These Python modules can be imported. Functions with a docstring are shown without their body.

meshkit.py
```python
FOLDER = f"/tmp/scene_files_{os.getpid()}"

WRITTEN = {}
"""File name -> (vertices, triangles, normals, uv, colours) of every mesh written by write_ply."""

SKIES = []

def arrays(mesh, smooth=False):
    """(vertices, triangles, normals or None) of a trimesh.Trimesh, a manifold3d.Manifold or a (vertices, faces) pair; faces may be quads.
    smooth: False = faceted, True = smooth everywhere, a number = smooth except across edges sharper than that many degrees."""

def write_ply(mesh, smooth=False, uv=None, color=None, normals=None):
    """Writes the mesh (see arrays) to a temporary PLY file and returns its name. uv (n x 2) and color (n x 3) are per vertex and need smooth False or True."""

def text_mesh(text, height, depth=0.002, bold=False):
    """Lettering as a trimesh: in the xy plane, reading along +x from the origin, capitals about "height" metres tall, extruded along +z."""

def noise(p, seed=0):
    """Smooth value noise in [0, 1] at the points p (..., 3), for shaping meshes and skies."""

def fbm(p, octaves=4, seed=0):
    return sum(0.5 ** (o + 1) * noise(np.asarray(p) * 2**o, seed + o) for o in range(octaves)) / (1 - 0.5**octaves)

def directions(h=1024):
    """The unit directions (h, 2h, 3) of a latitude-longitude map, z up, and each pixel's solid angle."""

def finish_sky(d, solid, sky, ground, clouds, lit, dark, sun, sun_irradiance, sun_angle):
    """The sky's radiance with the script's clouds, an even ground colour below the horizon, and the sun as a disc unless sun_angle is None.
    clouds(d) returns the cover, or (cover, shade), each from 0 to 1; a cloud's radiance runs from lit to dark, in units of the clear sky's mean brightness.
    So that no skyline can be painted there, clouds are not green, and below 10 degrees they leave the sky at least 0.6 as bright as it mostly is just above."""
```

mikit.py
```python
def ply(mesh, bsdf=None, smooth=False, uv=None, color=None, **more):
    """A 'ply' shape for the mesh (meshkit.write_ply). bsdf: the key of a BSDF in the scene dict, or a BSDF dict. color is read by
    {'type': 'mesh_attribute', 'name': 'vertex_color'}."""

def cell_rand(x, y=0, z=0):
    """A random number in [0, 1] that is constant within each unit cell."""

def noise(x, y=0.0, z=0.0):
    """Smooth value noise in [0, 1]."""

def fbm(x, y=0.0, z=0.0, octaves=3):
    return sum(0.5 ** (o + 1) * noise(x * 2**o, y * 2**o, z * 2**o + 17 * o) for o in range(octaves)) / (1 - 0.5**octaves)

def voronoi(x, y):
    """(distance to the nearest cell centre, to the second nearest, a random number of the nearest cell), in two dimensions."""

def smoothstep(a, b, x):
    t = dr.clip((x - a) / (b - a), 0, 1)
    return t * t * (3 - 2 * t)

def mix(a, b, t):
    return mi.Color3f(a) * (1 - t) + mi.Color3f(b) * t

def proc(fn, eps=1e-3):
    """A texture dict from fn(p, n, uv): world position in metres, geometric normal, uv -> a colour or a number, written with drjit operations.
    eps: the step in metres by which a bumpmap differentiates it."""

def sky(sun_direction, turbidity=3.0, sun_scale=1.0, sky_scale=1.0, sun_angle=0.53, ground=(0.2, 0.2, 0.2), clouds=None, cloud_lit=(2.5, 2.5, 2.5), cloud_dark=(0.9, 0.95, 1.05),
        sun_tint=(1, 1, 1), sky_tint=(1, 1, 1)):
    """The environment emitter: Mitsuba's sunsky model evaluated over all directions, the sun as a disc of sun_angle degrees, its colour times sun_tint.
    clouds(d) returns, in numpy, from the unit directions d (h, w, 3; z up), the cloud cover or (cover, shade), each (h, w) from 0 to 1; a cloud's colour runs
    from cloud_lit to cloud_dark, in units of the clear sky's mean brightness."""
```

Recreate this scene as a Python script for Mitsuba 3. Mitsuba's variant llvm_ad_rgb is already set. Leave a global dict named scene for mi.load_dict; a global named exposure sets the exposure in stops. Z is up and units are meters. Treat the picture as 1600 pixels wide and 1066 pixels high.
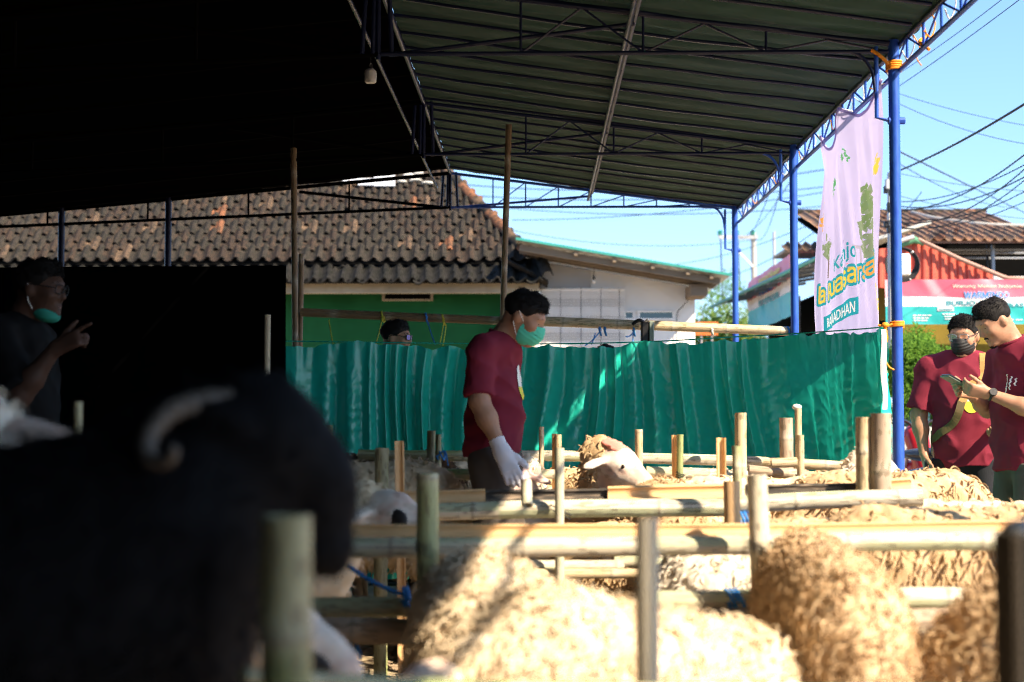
import math, numpy as np, trimesh, mitsuba as mi, drjit as dr, mikit, meshkit
from mikit import proc, noise as nz, fbm as fb, smoothstep as ss, mix, cell_rand, voronoi
from meshkit import text_mesh
T = mi.ScalarTransform4f
scene, labels = {}, {}
exposure = 3.16

# ------------------------------------------------------------------ camera, sky
CAM = np.array([0.0, 0.0, 1.12])
FPX = 2222.0
YAW, PITCH = math.radians(1.1), math.radians(2.76)
FWD = np.array([-math.sin(YAW) * math.cos(PITCH), math.cos(YAW) * math.cos(PITCH), math.sin(PITCH)])
RGT = np.array([math.cos(YAW), math.sin(YAW), 0.0])
UPV = np.cross(RGT, FWD)
scene['camera'] = {'type': 'thinlens', 'fov': 2 * math.degrees(math.atan(800 / FPX)), 'fov_axis': 'x',
                   'aperture_radius': 0.0105, 'focus_distance': 8.4, 'near_clip': 0.05, 'far_clip': 2000.0,
                   'to_world': T().look_at(origin=CAM.tolist(), target=(CAM + FWD).tolist(), up=[0, 0, 1])}
SUN = (0.64, -0.55, 0.71)
scene['daylight'] = mikit.sky(SUN, turbidity=3.0, sky_tint=(.80, .88, .98))


def P(px, py, Y):
    """A point of the place: on the plane y = Y, in the direction measured at pixel (px, py) of the 1600 px photograph."""
    d = FWD + RGT * ((px - 800) / FPX) - UPV * ((py - 533) / FPX)
    return CAM + d * (Y / d[1])


def W(px, py, Y):
    return P(px, py, Y)


# ------------------------------------------------------------------ bookkeeping
def key_for(k):
    if k not in scene and k not in labels:
        return k
    i = 1
    while f'{k}_{i:03d}' in scene or f'{k}_{i:03d}' in labels:
        i += 1
    return f'{k}_{i:03d}'


def thing(name, label, cat, group=None):
    k = key_for(name)
    labels[k] = {'label': label, 'category': cat}
    if group:
        labels[k]['group'] = group
    return k


TAKEN = {}


def shape(d, name, parent=None, label=None, kind=None):
    k = f'{parent}__{name}' if parent else name
    if k in scene:
        i = TAKEN.get(k, 1)
        while f'{k}_{i:03d}' in scene:
            i += 1
        TAKEN[k] = i + 1
        k = f'{k}_{i:03d}'
    scene[k] = d
    if label or kind:
        labels[k] = {**({'label': label} if label else {}), **({'kind': kind} if kind else {})}
    return k


def add(name, mesh, mat, parent=None, smooth=False, uv=None, label=None, kind=None, tw=None):
    d = mikit.ply(mesh, mat, smooth=smooth, uv=uv)
    if tw is not None:
        d['to_world'] = tw
    return shape(d, name, parent, label, kind)


def solo(name, label, cat, mesh, mat, smooth=False, uv=None, group=None, kind=None):
    k = key_for(name)
    scene[k] = mikit.ply(mesh, mat, smooth=smooth, uv=uv)
    labels[k] = {'label': label, 'category': cat}
    if group:
        labels[k]['group'] = group
    if kind:
        labels[k]['kind'] = kind
    return k


def struct(name, mesh, mat, smooth=False, kind='structure', label=None):
    scene[name] = mikit.ply(mesh, mat, smooth=smooth)
    labels[name] = {'kind': kind, **({'label': label} if label else {})}


# ------------------------------------------------------------------ geometry
def A(*x):
    return np.array(x, float)


def unit(v):
    v = np.asarray(v, float)
    return v / (np.linalg.norm(v, axis=-1, keepdims=True) + 1e-12)


def join(parts):
    vs, fs, n = [], [], 0
    for v, f in parts:
        f = np.asarray(f)
        if f.shape[1] == 4:
            f = np.vstack([f[:, [0, 1, 2]], f[:, [0, 2, 3]]])
        vs.append(np.asarray(v, float)); fs.append(f + n); n += len(v)
    return np.vstack(vs), np.vstack(fs)


def box(c, s, R=None, bevel=0.0):
    c, s = np.asarray(c, float), np.asarray(s, float) / 2
    if bevel > 0:
        import manifold3d as m3
        b = min(bevel, s.min() * .9)
        pts = np.array([[x * (s[0] - bx), y * (s[1] - by), z * (s[2] - bz)] for x in (-1, 1) for y in (-1, 1) for z in (-1, 1)
                        for bx, by, bz in ((0, b, b), (b, 0, b), (b, b, 0))])
        m = m3.Manifold.hull_points(pts).to_mesh()
        v, f = np.array(m.vert_properties[:, :3], float), np.array(m.tri_verts)
    else:
        m = trimesh.creation.box(extents=s * 2)
        v, f = np.array(m.vertices), np.array(m.faces)
    if R is not None:
        v = v @ np.asarray(R).T
    return v + c, f


def frame_of(t):
    t = unit(t)
    a = np.cross(t, [0, 0, 1.0] if abs(t[2]) < .9 else [1.0, 0, 0])
    a = unit(a)
    return a, np.cross(t, a)


def sweep(pts, r, sides=8, cap=True):
    """A tube along a polyline; returns v, f."""
    p = np.asarray(pts, float)
    r = np.broadcast_to(r, (len(p),)).astype(float)
    t = unit(np.gradient(p, axis=0))
    a, b = frame_of(t[0])
    vs = []
    for i in range(len(p)):
        a = unit(a - t[i] * (a @ t[i])); b = np.cross(t[i], a)
        an = np.arange(sides) * 2 * np.pi / sides
        vs.append(p[i] + r[i] * (np.cos(an)[:, None] * a + np.sin(an)[:, None] * b))
    v = np.vstack(vs)
    i, j = np.meshgrid(np.arange(len(p) - 1), np.arange(sides), indexing='ij')
    q = np.stack([i * sides + j, i * sides + (j + 1) % sides, (i + 1) * sides + (j + 1) % sides, (i + 1) * sides + j], -1).reshape(-1, 4)
    f = np.vstack([q[:, [0, 1, 2]], q[:, [0, 2, 3]]])
    if cap:
        n = len(v); e = (len(p) - 1) * sides
        v = np.vstack([v, p[:1], p[-1:]])
        k = np.arange(sides)
        f = np.vstack([f, np.stack([(k + 1) % sides, k, k * 0 + n], 1), np.stack([k + e, (k + 1) % sides + e, k * 0 + n + 1], 1)])
    return v, f


def bar(a, b, r=.012, sides=8):
    return sweep([a, b], r, sides)


def curve(a, b, sag=0.0, n=12, side=None, amp=0.0):
    t = np.linspace(0, 1, n)[:, None]
    p = np.asarray(a) * (1 - t) + np.asarray(b) * t
    p[:, 2] -= 4 * sag * (t * (1 - t))[:, 0]
    return p


def smooth_path(pts, n=8):
    p = np.asarray(pts, float)
    out = []
    for i in range(len(p) - 1):
        p0, p1, p2, p3 = p[max(i - 1, 0)], p[i], p[i + 1], p[min(i + 2, len(p) - 1)]
        for t in np.linspace(0, 1, n, endpoint=False):
            out.append(.5 * (2 * p1 + (p2 - p0) * t + (2 * p0 - 5 * p1 + 4 * p2 - p3) * t * t + (3 * p1 - p0 - 3 * p2 + p3) * t ** 3))
    out.append(p[-1])
    return np.array(out)


def grid_faces(nu, nv):
    i, j = np.meshgrid(np.arange(nu - 1), np.arange(nv - 1), indexing='ij')
    q = np.stack([i * nv + j, (i + 1) * nv + j, (i + 1) * nv + j + 1, i * nv + j + 1], -1).reshape(-1, 4)
    return np.vstack([q[:, [0, 1, 2]], q[:, [0, 2, 3]]])


def ico(c, r, sub=2):
    m = trimesh.creation.icosphere(subdivisions=sub)
    return np.array(m.vertices) * np.asarray(r) + np.asarray(c), np.array(m.faces)


def extrude(poly, depth):
    """A polygon in the xz plane (list of x, z), from y=0 to y=depth."""
    from shapely.geometry import Polygon
    m = trimesh.creation.extrude_polygon(Polygon(poly), depth, engine='earcut')
    v = np.array(m.vertices)
    return np.stack([v[:, 0], v[:, 2], v[:, 1]], 1), np.array(m.faces)[:, ::-1]


# ------------------------------------------------------------------ sdf bodies, meshed by surface nets
def smin(a, b, k):
    h = np.maximum(k - np.abs(a - b), 0) / k
    return np.minimum(a, b) - h * h * k * .25


def cap(a, b, ra, rb=None, k=.03):
    a, b = np.asarray(a, np.float32), np.asarray(b, np.float32)
    rb = ra if rb is None else rb
    ba = b - a
    L2 = max(float(ba @ ba), 1e-9)

    def f(p):
        t = np.clip((p - a) @ ba / L2, 0, 1)
        return np.linalg.norm(p - a - t[:, None] * ba, axis=1) - (ra + (rb - ra) * t)
    m = max(ra, rb)
    f.lo, f.hi, f.k = np.minimum(a, b) - m, np.maximum(a, b) + m, k
    return f


def ell(c, r, R=None, k=.03):
    c, r = np.asarray(c, np.float32), np.asarray(r, np.float32)
    R = np.eye(3) if R is None else np.asarray(R)

    def f(p):
        q = (p - c) @ R
        k0 = np.linalg.norm(q / r, axis=1)
        k1 = np.linalg.norm(q / (r * r), axis=1) + 1e-6
        return k0 * (k0 - 1) / k1
    f.lo, f.hi, f.k = c - r.max(), c + r.max(), k
    return f


def union(prims):
    def f(p):
        out = np.full(len(p), 1e3, np.float32)
        for s in range(0, len(p), 30000):
            q = p[s:s + 30000]
            lo, hi = q.min(0) - .14, q.max(0) + .14
            d = np.full(len(q), .5, np.float32)
            for g in prims:
                if (g.lo > hi).any() or (g.hi < lo).any():
                    continue
                d = smin(d, g(q), g.k)
            out[s:s + 30000] = d
        return out
    return f


def nets(f, lo, hi, h, smooth=0):
    lo, hi = np.asarray(lo, np.float32), np.asarray(hi, np.float32)
    c = 4
    nc = np.ceil((hi - lo) / (h * c)).astype(int) + 1
    g = np.stack(np.meshgrid(*[np.arange(n) for n in nc], indexing='ij'), -1)
    D = f((lo + g.reshape(-1, 3) * h * c).astype(np.float32)).reshape(nc)
    n = nc * c
    near = np.abs(D) < h * c * 1.9
    V = np.repeat(np.repeat(np.repeat(D, c, 0), c, 1), c, 2).astype(np.float32)
    N = np.repeat(np.repeat(np.repeat(near, c, 0), c, 1), c, 2)
    # each coarse value stands for the fine block centred on it
    V = np.roll(V, (-(c // 2),) * 3, (0, 1, 2))[:n[0] - c, :n[1] - c, :n[2] - c]
    N = np.roll(N, (-(c // 2),) * 3, (0, 1, 2))[:n[0] - c, :n[1] - c, :n[2] - c]
    V, N = np.ascontiguousarray(V), np.ascontiguousarray(N)
    idx = np.argwhere(N)
    order = np.lexsort((idx[:, 0], idx[:, 1], idx[:, 2] // 8))
    idx = idx[order]
    V[idx[:, 0], idx[:, 1], idx[:, 2]] = f((lo + idx * h).astype(np.float32))
    s = V < 0
    sh = [np.s_[:-1], np.s_[1:]]
    corners = [(a, b, d) for a in (0, 1) for b in (0, 1) for d in (0, 1)]
    cnt = sum(s[sh[a], sh[b], sh[d]].astype(np.int8) for a, b, d in corners)
    mixed = (cnt > 0) & (cnt < 8)
    cells = np.argwhere(mixed)
    ids = np.full(mixed.shape, -1, np.int64)
    ids[mixed] = np.arange(len(cells))
    pos, w = np.zeros((len(cells), 3)), np.zeros(len(cells))
    for a in corners:
        for ax in range(3):
            if a[ax]:
                continue
            b = list(a); b[ax] = 1
            va = V[tuple((cells + a).T)]; vb = V[tuple((cells + b).T)]
            x = (va < 0) != (vb < 0)
            t = np.where(x, va / np.where(x, va - vb, 1), 0)
            q = cells + np.array(a) + 0.0
            q[:, ax] += t
            pos[x] += q[x]; w[x] += 1
    v = lo + (pos / w[:, None]) * h
    faces = []
    for ax in range(3):
        o = [i for i in range(3) if i != ax]
        sa = [slice(None)] * 3; sb = [slice(None)] * 3
        sa[ax], sb[ax] = slice(None, -1), slice(1, None)
        d = s[tuple(sa)].astype(np.int8) - s[tuple(sb)].astype(np.int8)
        e = np.argwhere(d != 0)
        sg = d[tuple(e.T)]
        ok = (e[:, o[0]] > 0) & (e[:, o[1]] > 0) & (e[:, o[0]] < ids.shape[o[0]]) & (e[:, o[1]] < ids.shape[o[1]])
        e, sg = e[ok], sg[ok]

        def at(i, j):
            q = e.copy(); q[:, o[0]] += i; q[:, o[1]] += j
            return ids[tuple(q.T)]
        quad = np.stack([at(-1, -1), at(0, -1), at(0, 0), at(-1, 0)], 1)
        fl = (sg > 0) if ax != 1 else (sg < 0)
        quad = np.where(fl[:, None], quad, quad[:, ::-1])
        faces.append(quad[(quad >= 0).all(1)])
    q = np.vstack(faces)
    fcs = np.vstack([q[:, [0, 1, 2]], q[:, [0, 2, 3]]])
    return v, fcs


def rot(yaw=0, pitch=0, roll=0):
    """Columns: forward, left, up. pitch > 0 bows the front down."""
    cy, sy, cp, sp, cr, sr = math.cos(yaw), math.sin(yaw), math.cos(pitch), math.sin(pitch), math.cos(roll), math.sin(roll)
    return (np.array([[cy, -sy, 0], [sy, cy, 0], [0, 0, 1]]) @ np.array([[cp, 0, sp], [0, 1, 0], [-sp, 0, cp]]) @ np.array([[1, 0, 0], [0, cr, -sr], [0, sr, cr]]))


def moved(f, R, o):
    R, o = np.asarray(R, np.float32), np.asarray(o, np.float32)
    return lambda p: f((p - o) @ R)


# ------------------------------------------------------------------ materials
def pr(color, rough=.6, metallic=0.0, spec=.4, two=False, **kw):
    c = color if isinstance(color, dict) else {'type': 'rgb', 'value': list(map(float, color))}
    d = {'type': 'principled', 'base_color': c, 'roughness': float(rough), 'metallic': float(metallic), 'specular': float(spec), **kw}
    return {'type': 'twosided', 'bsdf': d} if two else d


def mat(name, d):
    scene[name] = d
    return name


def speckle(a, b, s=20.0, amt=1.0):
    return proc(lambda p, n, uv: mix(a, b, amt * ss(.3, .7, fb(p.x * s, p.y * s, p.z * s))))


def bamboo_fn(a, b, green=None):
    def f(p, n, uv):
        st = fb(uv.x * 40.0, uv.y * 1.6, 3.0)
        bl = ss(.35, .75, fb(uv.x * 4.0, uv.y * 2.3, 9.0))
        c = mix(a, b, .55 * st + .45 * bl)
        if green is not None:
            c = mix(c, green, ss(.55, .7, nz(uv.x * 1.5, uv.y * 1.8, 21.0)) * .7)
        fr = uv.y / .37 - dr.floor(uv.y / .37)
        ring = dr.exp(-dr.square((fr - .5) * .37 / .006))
        dusk = dr.exp(-dr.square((fr - .53) * .37 / .03))
        c = mix(c, (.16, .12, .07), .75 * ring)
        c = mix(c, (.75, .7, .58), .35 * dusk)
        spots = ss(.70, .76, nz(uv.x * 30.0, uv.y * 34.0, 5.0))
        stain = ss(.56, .72, fb(uv.x * 2.2, uv.y * 3.1, 31.0, 4))
        c = mix(c, [x * .55 for x in a], stain * .55)
        crack = ss(.82, .9, nz(uv.x * 60.0, uv.y * 1.1, 41.0))
        c = mix(c, (.10, .075, .05), crack * .6)
        return mix(c, (.12, .09, .05), spots * .5)
    return proc(f)


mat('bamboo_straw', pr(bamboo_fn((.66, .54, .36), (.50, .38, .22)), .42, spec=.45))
mat('bamboo_pale', pr(bamboo_fn((.66, .61, .50), (.54, .50, .38), (.40, .46, .28)), .45, spec=.45))
mat('bamboo_green', pr(bamboo_fn((.36, .36, .20), (.46, .44, .28), (.22, .30, .10)), .42, spec=.45))
mat('bamboo_olive', pr(bamboo_fn((.50, .47, .27), (.42, .39, .22), (.34, .38, .16)), .42, spec=.45))
mat('bamboo_weathered', pr(proc(lambda p, n, uv: mix((.58, .53, .42), (.46, .42, .33), fb(p.x * 70, p.y * 70, p.z * 4))), .7))
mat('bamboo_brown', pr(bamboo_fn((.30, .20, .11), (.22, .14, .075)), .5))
mat('bamboo_taupe', pr(bamboo_fn((.46, .36, .28), (.38, .29, .21)), .5))
mat('split_inner', pr(proc(lambda p, n, uv: mix((.74, .50, .27), (.62, .38, .18), fb(p.x * 4, p.y * 60, p.z * 60))), .6))
mat('split_black', pr(proc(lambda p, n, uv: mix((.05, .045, .04), (.34, .26, .19), ss(.5, .75, fb(p.x * 9, p.y * 40, p.z * 40)))), .8))
mat('blue_paint', pr(proc(lambda p, n, uv: mix((.012, .055, .42), (.03, .12, .50), fb(p.x * 40, p.y * 40, p.z * 14))), .38, spec=.5))
mat('navy_paint', pr((.006, .012, .055), .4, spec=.5))
mat('slate_paint', pr((.085, .095, .13), .5))
mat('grey_steel', pr((.30, .32, .36), .45, metallic=.4))
mat('galvanised', pr(proc(lambda p, n, uv: mix((.40, .42, .44), (.55, .56, .56), fb(p.x * 12, p.y * 12, p.z * 12))), .5, metallic=.3))
mat('tarp_green', pr(proc(lambda p, n, uv: mix((.009, .042, .032), (.016, .058, .043), fb(p.x * 2.3, p.y * 7, 0.0))), .75, two=True))
mat('tarp_shade', {'type': 'twosided', 'bsdf': {'type': 'diffuse', 'reflectance': {'type': 'rgb', 'value': [.0022, .0022, .0024]}}})  # near-black colour stands in for the deep shade at the left
mat('rope_blue', pr((.03, .22, .62), .6))
mat('rope_orange', pr((.85, .30, .02), .6))
mat('rope_yellow', pr((.62, .58, .06), .6))
mat('wire', pr((.02, .022, .025), .7))
mat('white_plastic', pr((.75, .75, .73), .4))
mat('white_paint', pr((.78, .78, .77), .55))
mat('black_plastic', pr((.015, .015, .017), .4))
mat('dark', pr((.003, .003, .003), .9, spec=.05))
mat('glass_dark', pr((.05, .10, .12), .08, spec=.6))
# ------------------------------------------------------------------ ground
def dirt(p, n, uv):
    c = mix((.30, .23, .16), (.20, .15, .10), fb(p.x * 3, p.y * 3, 0.0))
    return mix(c, (.46, .38, .24), ss(.58, .7, fb(p.x * 14, p.y * 14, 4.0, 4)) * .7)


mat('dirt', pr(proc(dirt), .95, spec=.1))
rng = np.random.default_rng(5)
xs = np.concatenate([[-400, -120, -50, -25, -14], np.linspace(-8, 8, 120), [14, 25, 50, 120, 400]])
ys = np.concatenate([[-400, -100, -30, -10], np.linspace(-5, 14, 140), [20, 30, 50, 120, 400, 1200]])
gx, gy = np.meshgrid(xs, ys, indexing='ij')
gz = .05 * (meshkit.fbm(np.stack([gx * 2.2, gy * 2.2, gx * 0], -1), 4, 3) - .5)
gz[(np.abs(gx) > 9) | (gy > 15) | (gy < -6)] = -.02
v = np.stack([gx, gy, gz], -1).reshape(-1, 3)
struct('ground', (v, grid_faces(len(xs), len(ys))), 'dirt', smooth=True)
mat('asphalt', pr(proc(lambda p, n, uv: mix((.06, .06, .06), (.11, .105, .10), fb(p.x * 30, p.y * 30, 0.0))), .9))
rx = np.array([[3.3, 9.5, .0], [4.2, 9.5, .0], [4.0, 200, .0], [2.2, 200, .0]]) + [0, 0, .012]
struct('road', (np.vstack([rx, rx - [0, 0, .1]]), np.array([[0, 1, 2, 3], [7, 6, 5, 4], [0, 4, 5, 1], [1, 5, 6, 2], [2, 6, 7, 3], [3, 7, 4, 0]])), 'asphalt')

# straw litter on the pen floor: stuff
pts = np.stack([rng.uniform(-1.6, 2.2, 5000), rng.uniform(2.2, 7.5, 5000), np.full(5000, .03)], 1)
an = rng.uniform(0, 2 * np.pi, 5000)
L = rng.uniform(.02, .07, 5000)[:, None]
dx = np.stack([np.cos(an), np.sin(an), rng.normal(0, .15, 5000)], 1) * L
wv = np.stack([-np.sin(an), np.cos(an), an * 0], 1) * .003
up = np.array([0, 0, .004])
v = np.stack([pts - dx - wv, pts - dx + wv, pts + dx + wv, pts + dx - wv, pts + up], 1).reshape(-1, 3)
b = np.arange(5000)[:, None] * 5
f = np.vstack([b + [0, 1, 4], b + [1, 2, 4], b + [2, 3, 4], b + [3, 0, 4], b + [1, 0, 2], b + [2, 0, 3]])
mat('straw', pr((.58, .45, .25), .8))
solo('straw_litter', 'loose dry straw scattered on the dirt floor of the sheep pens', 'straw', (v, f), 'straw', kind='stuff')

# ------------------------------------------------------------------ tent
YA, YB, YC = 6.9, 9.65, 12.55
XE, ZE = 1.73, 2.90          # right eave
XR, ZR = -.79, 3.25          # ridge
XL, ZL = -6.2, 2.73          # left eave
Y0 = -3.4
tent = thing('canopy_tent', 'large blue framed tent with dark green tarpaulin roof over the sheep pens', 'tent')


def roof_sheet(x0, z0, x1, z1, nx, ny, seed, ya=Y0, yb=YC + .05):
    u = np.linspace(0, 1, nx); y = np.linspace(ya, yb, ny)
    U, Yg = np.meshgrid(u, y, indexing='ij')
    X = x0 + (x1 - x0) * U
    Z = z0 + (z1 - z0) * U
    ph = ((Yg - YA) / .344) % 1.0
    sag = .028 * np.sin(np.pi * ph) ** 1 * (.4 + .6 * np.sin(np.pi * np.clip(U * .9 + .05, 0, 1)))
    wr = .02 * (meshkit.fbm(np.stack([X * 1.4, Yg * 9, X * 0 + 2], -1), 4, seed) - .5) + .012 * (meshkit.noise(np.stack([X * 8 + Yg * 6, Yg * 12 - X * 5, X * 0], -1), seed + 4) - .5)
    return np.stack([X, Yg, Z + .03 - sag + wr], -1).reshape(-1, 3), grid_faces(nx, ny)


add('roof_sheet', roof_sheet(XR, ZR, XE + .06, ZE - .01, 60, 760, 1), 'tarp_green', tent, smooth=True, label='dark green tarpaulin slope on the open right side')
add('roof_sheet', roof_sheet(XR, ZR, XL, ZL, 30, 300, 2), 'tarp_shade', tent, smooth=True, label='tarpaulin slope over the left side, coloured near black for shade')  # shade of the left slope is put into its colour
# side and rear sheets added out of view to keep the left dark
def wall_sheet(a, b, z0, z1, n=40, seed=0):
    t = np.linspace(0, 1, n); z = np.linspace(0, 1, 12)
    Tt, Zz = np.meshgrid(t, z, indexing='ij')
    p = np.asarray(a)[None, None] * (1 - Tt[..., None]) + np.asarray(b)[None, None] * Tt[..., None]
    nrm = unit(np.cross(np.asarray(b) - np.asarray(a), [0, 0, 1]))
    wv = .05 * (meshkit.noise(np.stack([Tt * 30, Zz * 2, Tt * 0], -1), seed) - .5)
    p = p + nrm * wv[..., None]
    p[..., 2] = z0 + (z1 - z0) * Zz
    return p.reshape(-1, 3), grid_faces(n, 12)


add('side_sheet', wall_sheet((XL, Y0, 0), (XL, YC, 0), 0, ZL), 'tarp_shade', tent, smooth=True)
add('rear_sheet', wall_sheet((XL, Y0 + .05, 0), (1.0, Y0 + .05, 0), 0, 3.2), 'tarp_shade', tent, smooth=True)
tl, tr = P(-120, 412, 9.2), P(452, 420, 9.0)
tr = P(447, 420, 8.35)
add('back_sheet', wall_sheet((XL + .1, 8.5, 0), (tr[0], 8.35, 0), 0, 1.97, 60, 5), 'tarp_shade', tent, smooth=True, label='added black screen standing in for shade below the tiled roof')  # screen added in place of the shade over the lower house


def roof_z(x):
    return ZR + (ZE - ZR) * (x - XR) / (XE - XR) if x > XR else ZR + (ZL - ZR) * (x - XR) / (XL - XR)


add('near_side_sheet', wall_sheet((XE + .1, Y0, 0), (XE + .1, -.25, 0), 0, ZE), 'tarp_shade', tent, smooth=True)  # unseen sheet, added to block light from the ram and left foreground
# posts
for y, h in ((YA, ZE), (YB, ZE), (YC, ZE), (YA - 2.75, ZE), (YA - 5.88, ZE)):  # the nearest post is unseen, placed to shade the near stake
    add('post', sweep([(XE, y, -.1), (XE, y, h + .02)], .0265, 14), 'blue_paint', tent, smooth=50)
for px, Y in ((95, YC), (262, YC)):
    q = P(px, 420, Y)
    add('post', sweep([(q[0], Y, -.1), (q[0], Y, roof_z(q[0]))], .03, 12), 'navy_paint', tent, smooth=50)
# ridge and purlins
add('ridge_pipe', bar((XR, Y0, ZR - .03), (XR, YC, ZR - .03), .015), 'navy_paint', tent, smooth=50)
add('ridge_pipe', bar((XR - .12, Y0, ZR - .16), (XR - .12, YC, ZR - .16), .011), 'navy_paint', tent, smooth=50)
xm = P(925, 285, YC)[0]
zm = roof_z(xm)
add('purlin', bar((xm, Y0, zm - .035), (xm, YC, zm - .035), .014), 'slate_paint', tent, smooth=50)
add('purlin', bar((xm - .035, Y0, zm - .10), (xm - .035, YC, zm - .10), .012), 'navy_paint', tent, smooth=50)
for y in np.arange(Y0 + .3, YC, .55):
    add('purlin_tie', bar((xm, y, zm - .035), (xm - .035, y + .2, zm - .10), .006, 6), 'navy_paint', tent)
# rafters under the sheet
k = 0
for y in np.arange(YA - .344 * 24, YC - .1, .344):
    def raf(xa, xb, n=9, j=0):
        x = np.linspace(xa, xb, n)
        return [(a, y + .012 * math.sin(3 * i + k), roof_z(a) + .006 - .012 * math.sin(math.pi * i / (n - 1)) * (1 + math.sin(k * 2.1))) for i, a in enumerate(x)]
    add('rafter', sweep(raf(XR, XE), .0095, 6), 'navy_paint', tent, smooth=60)
    if k % 2 == 0:
        add('rafter', sweep(raf(XR, XL), .0095, 5), 'dark', tent, smooth=60)  # left rafters coloured near black in place of shade
    k += 1
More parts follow.
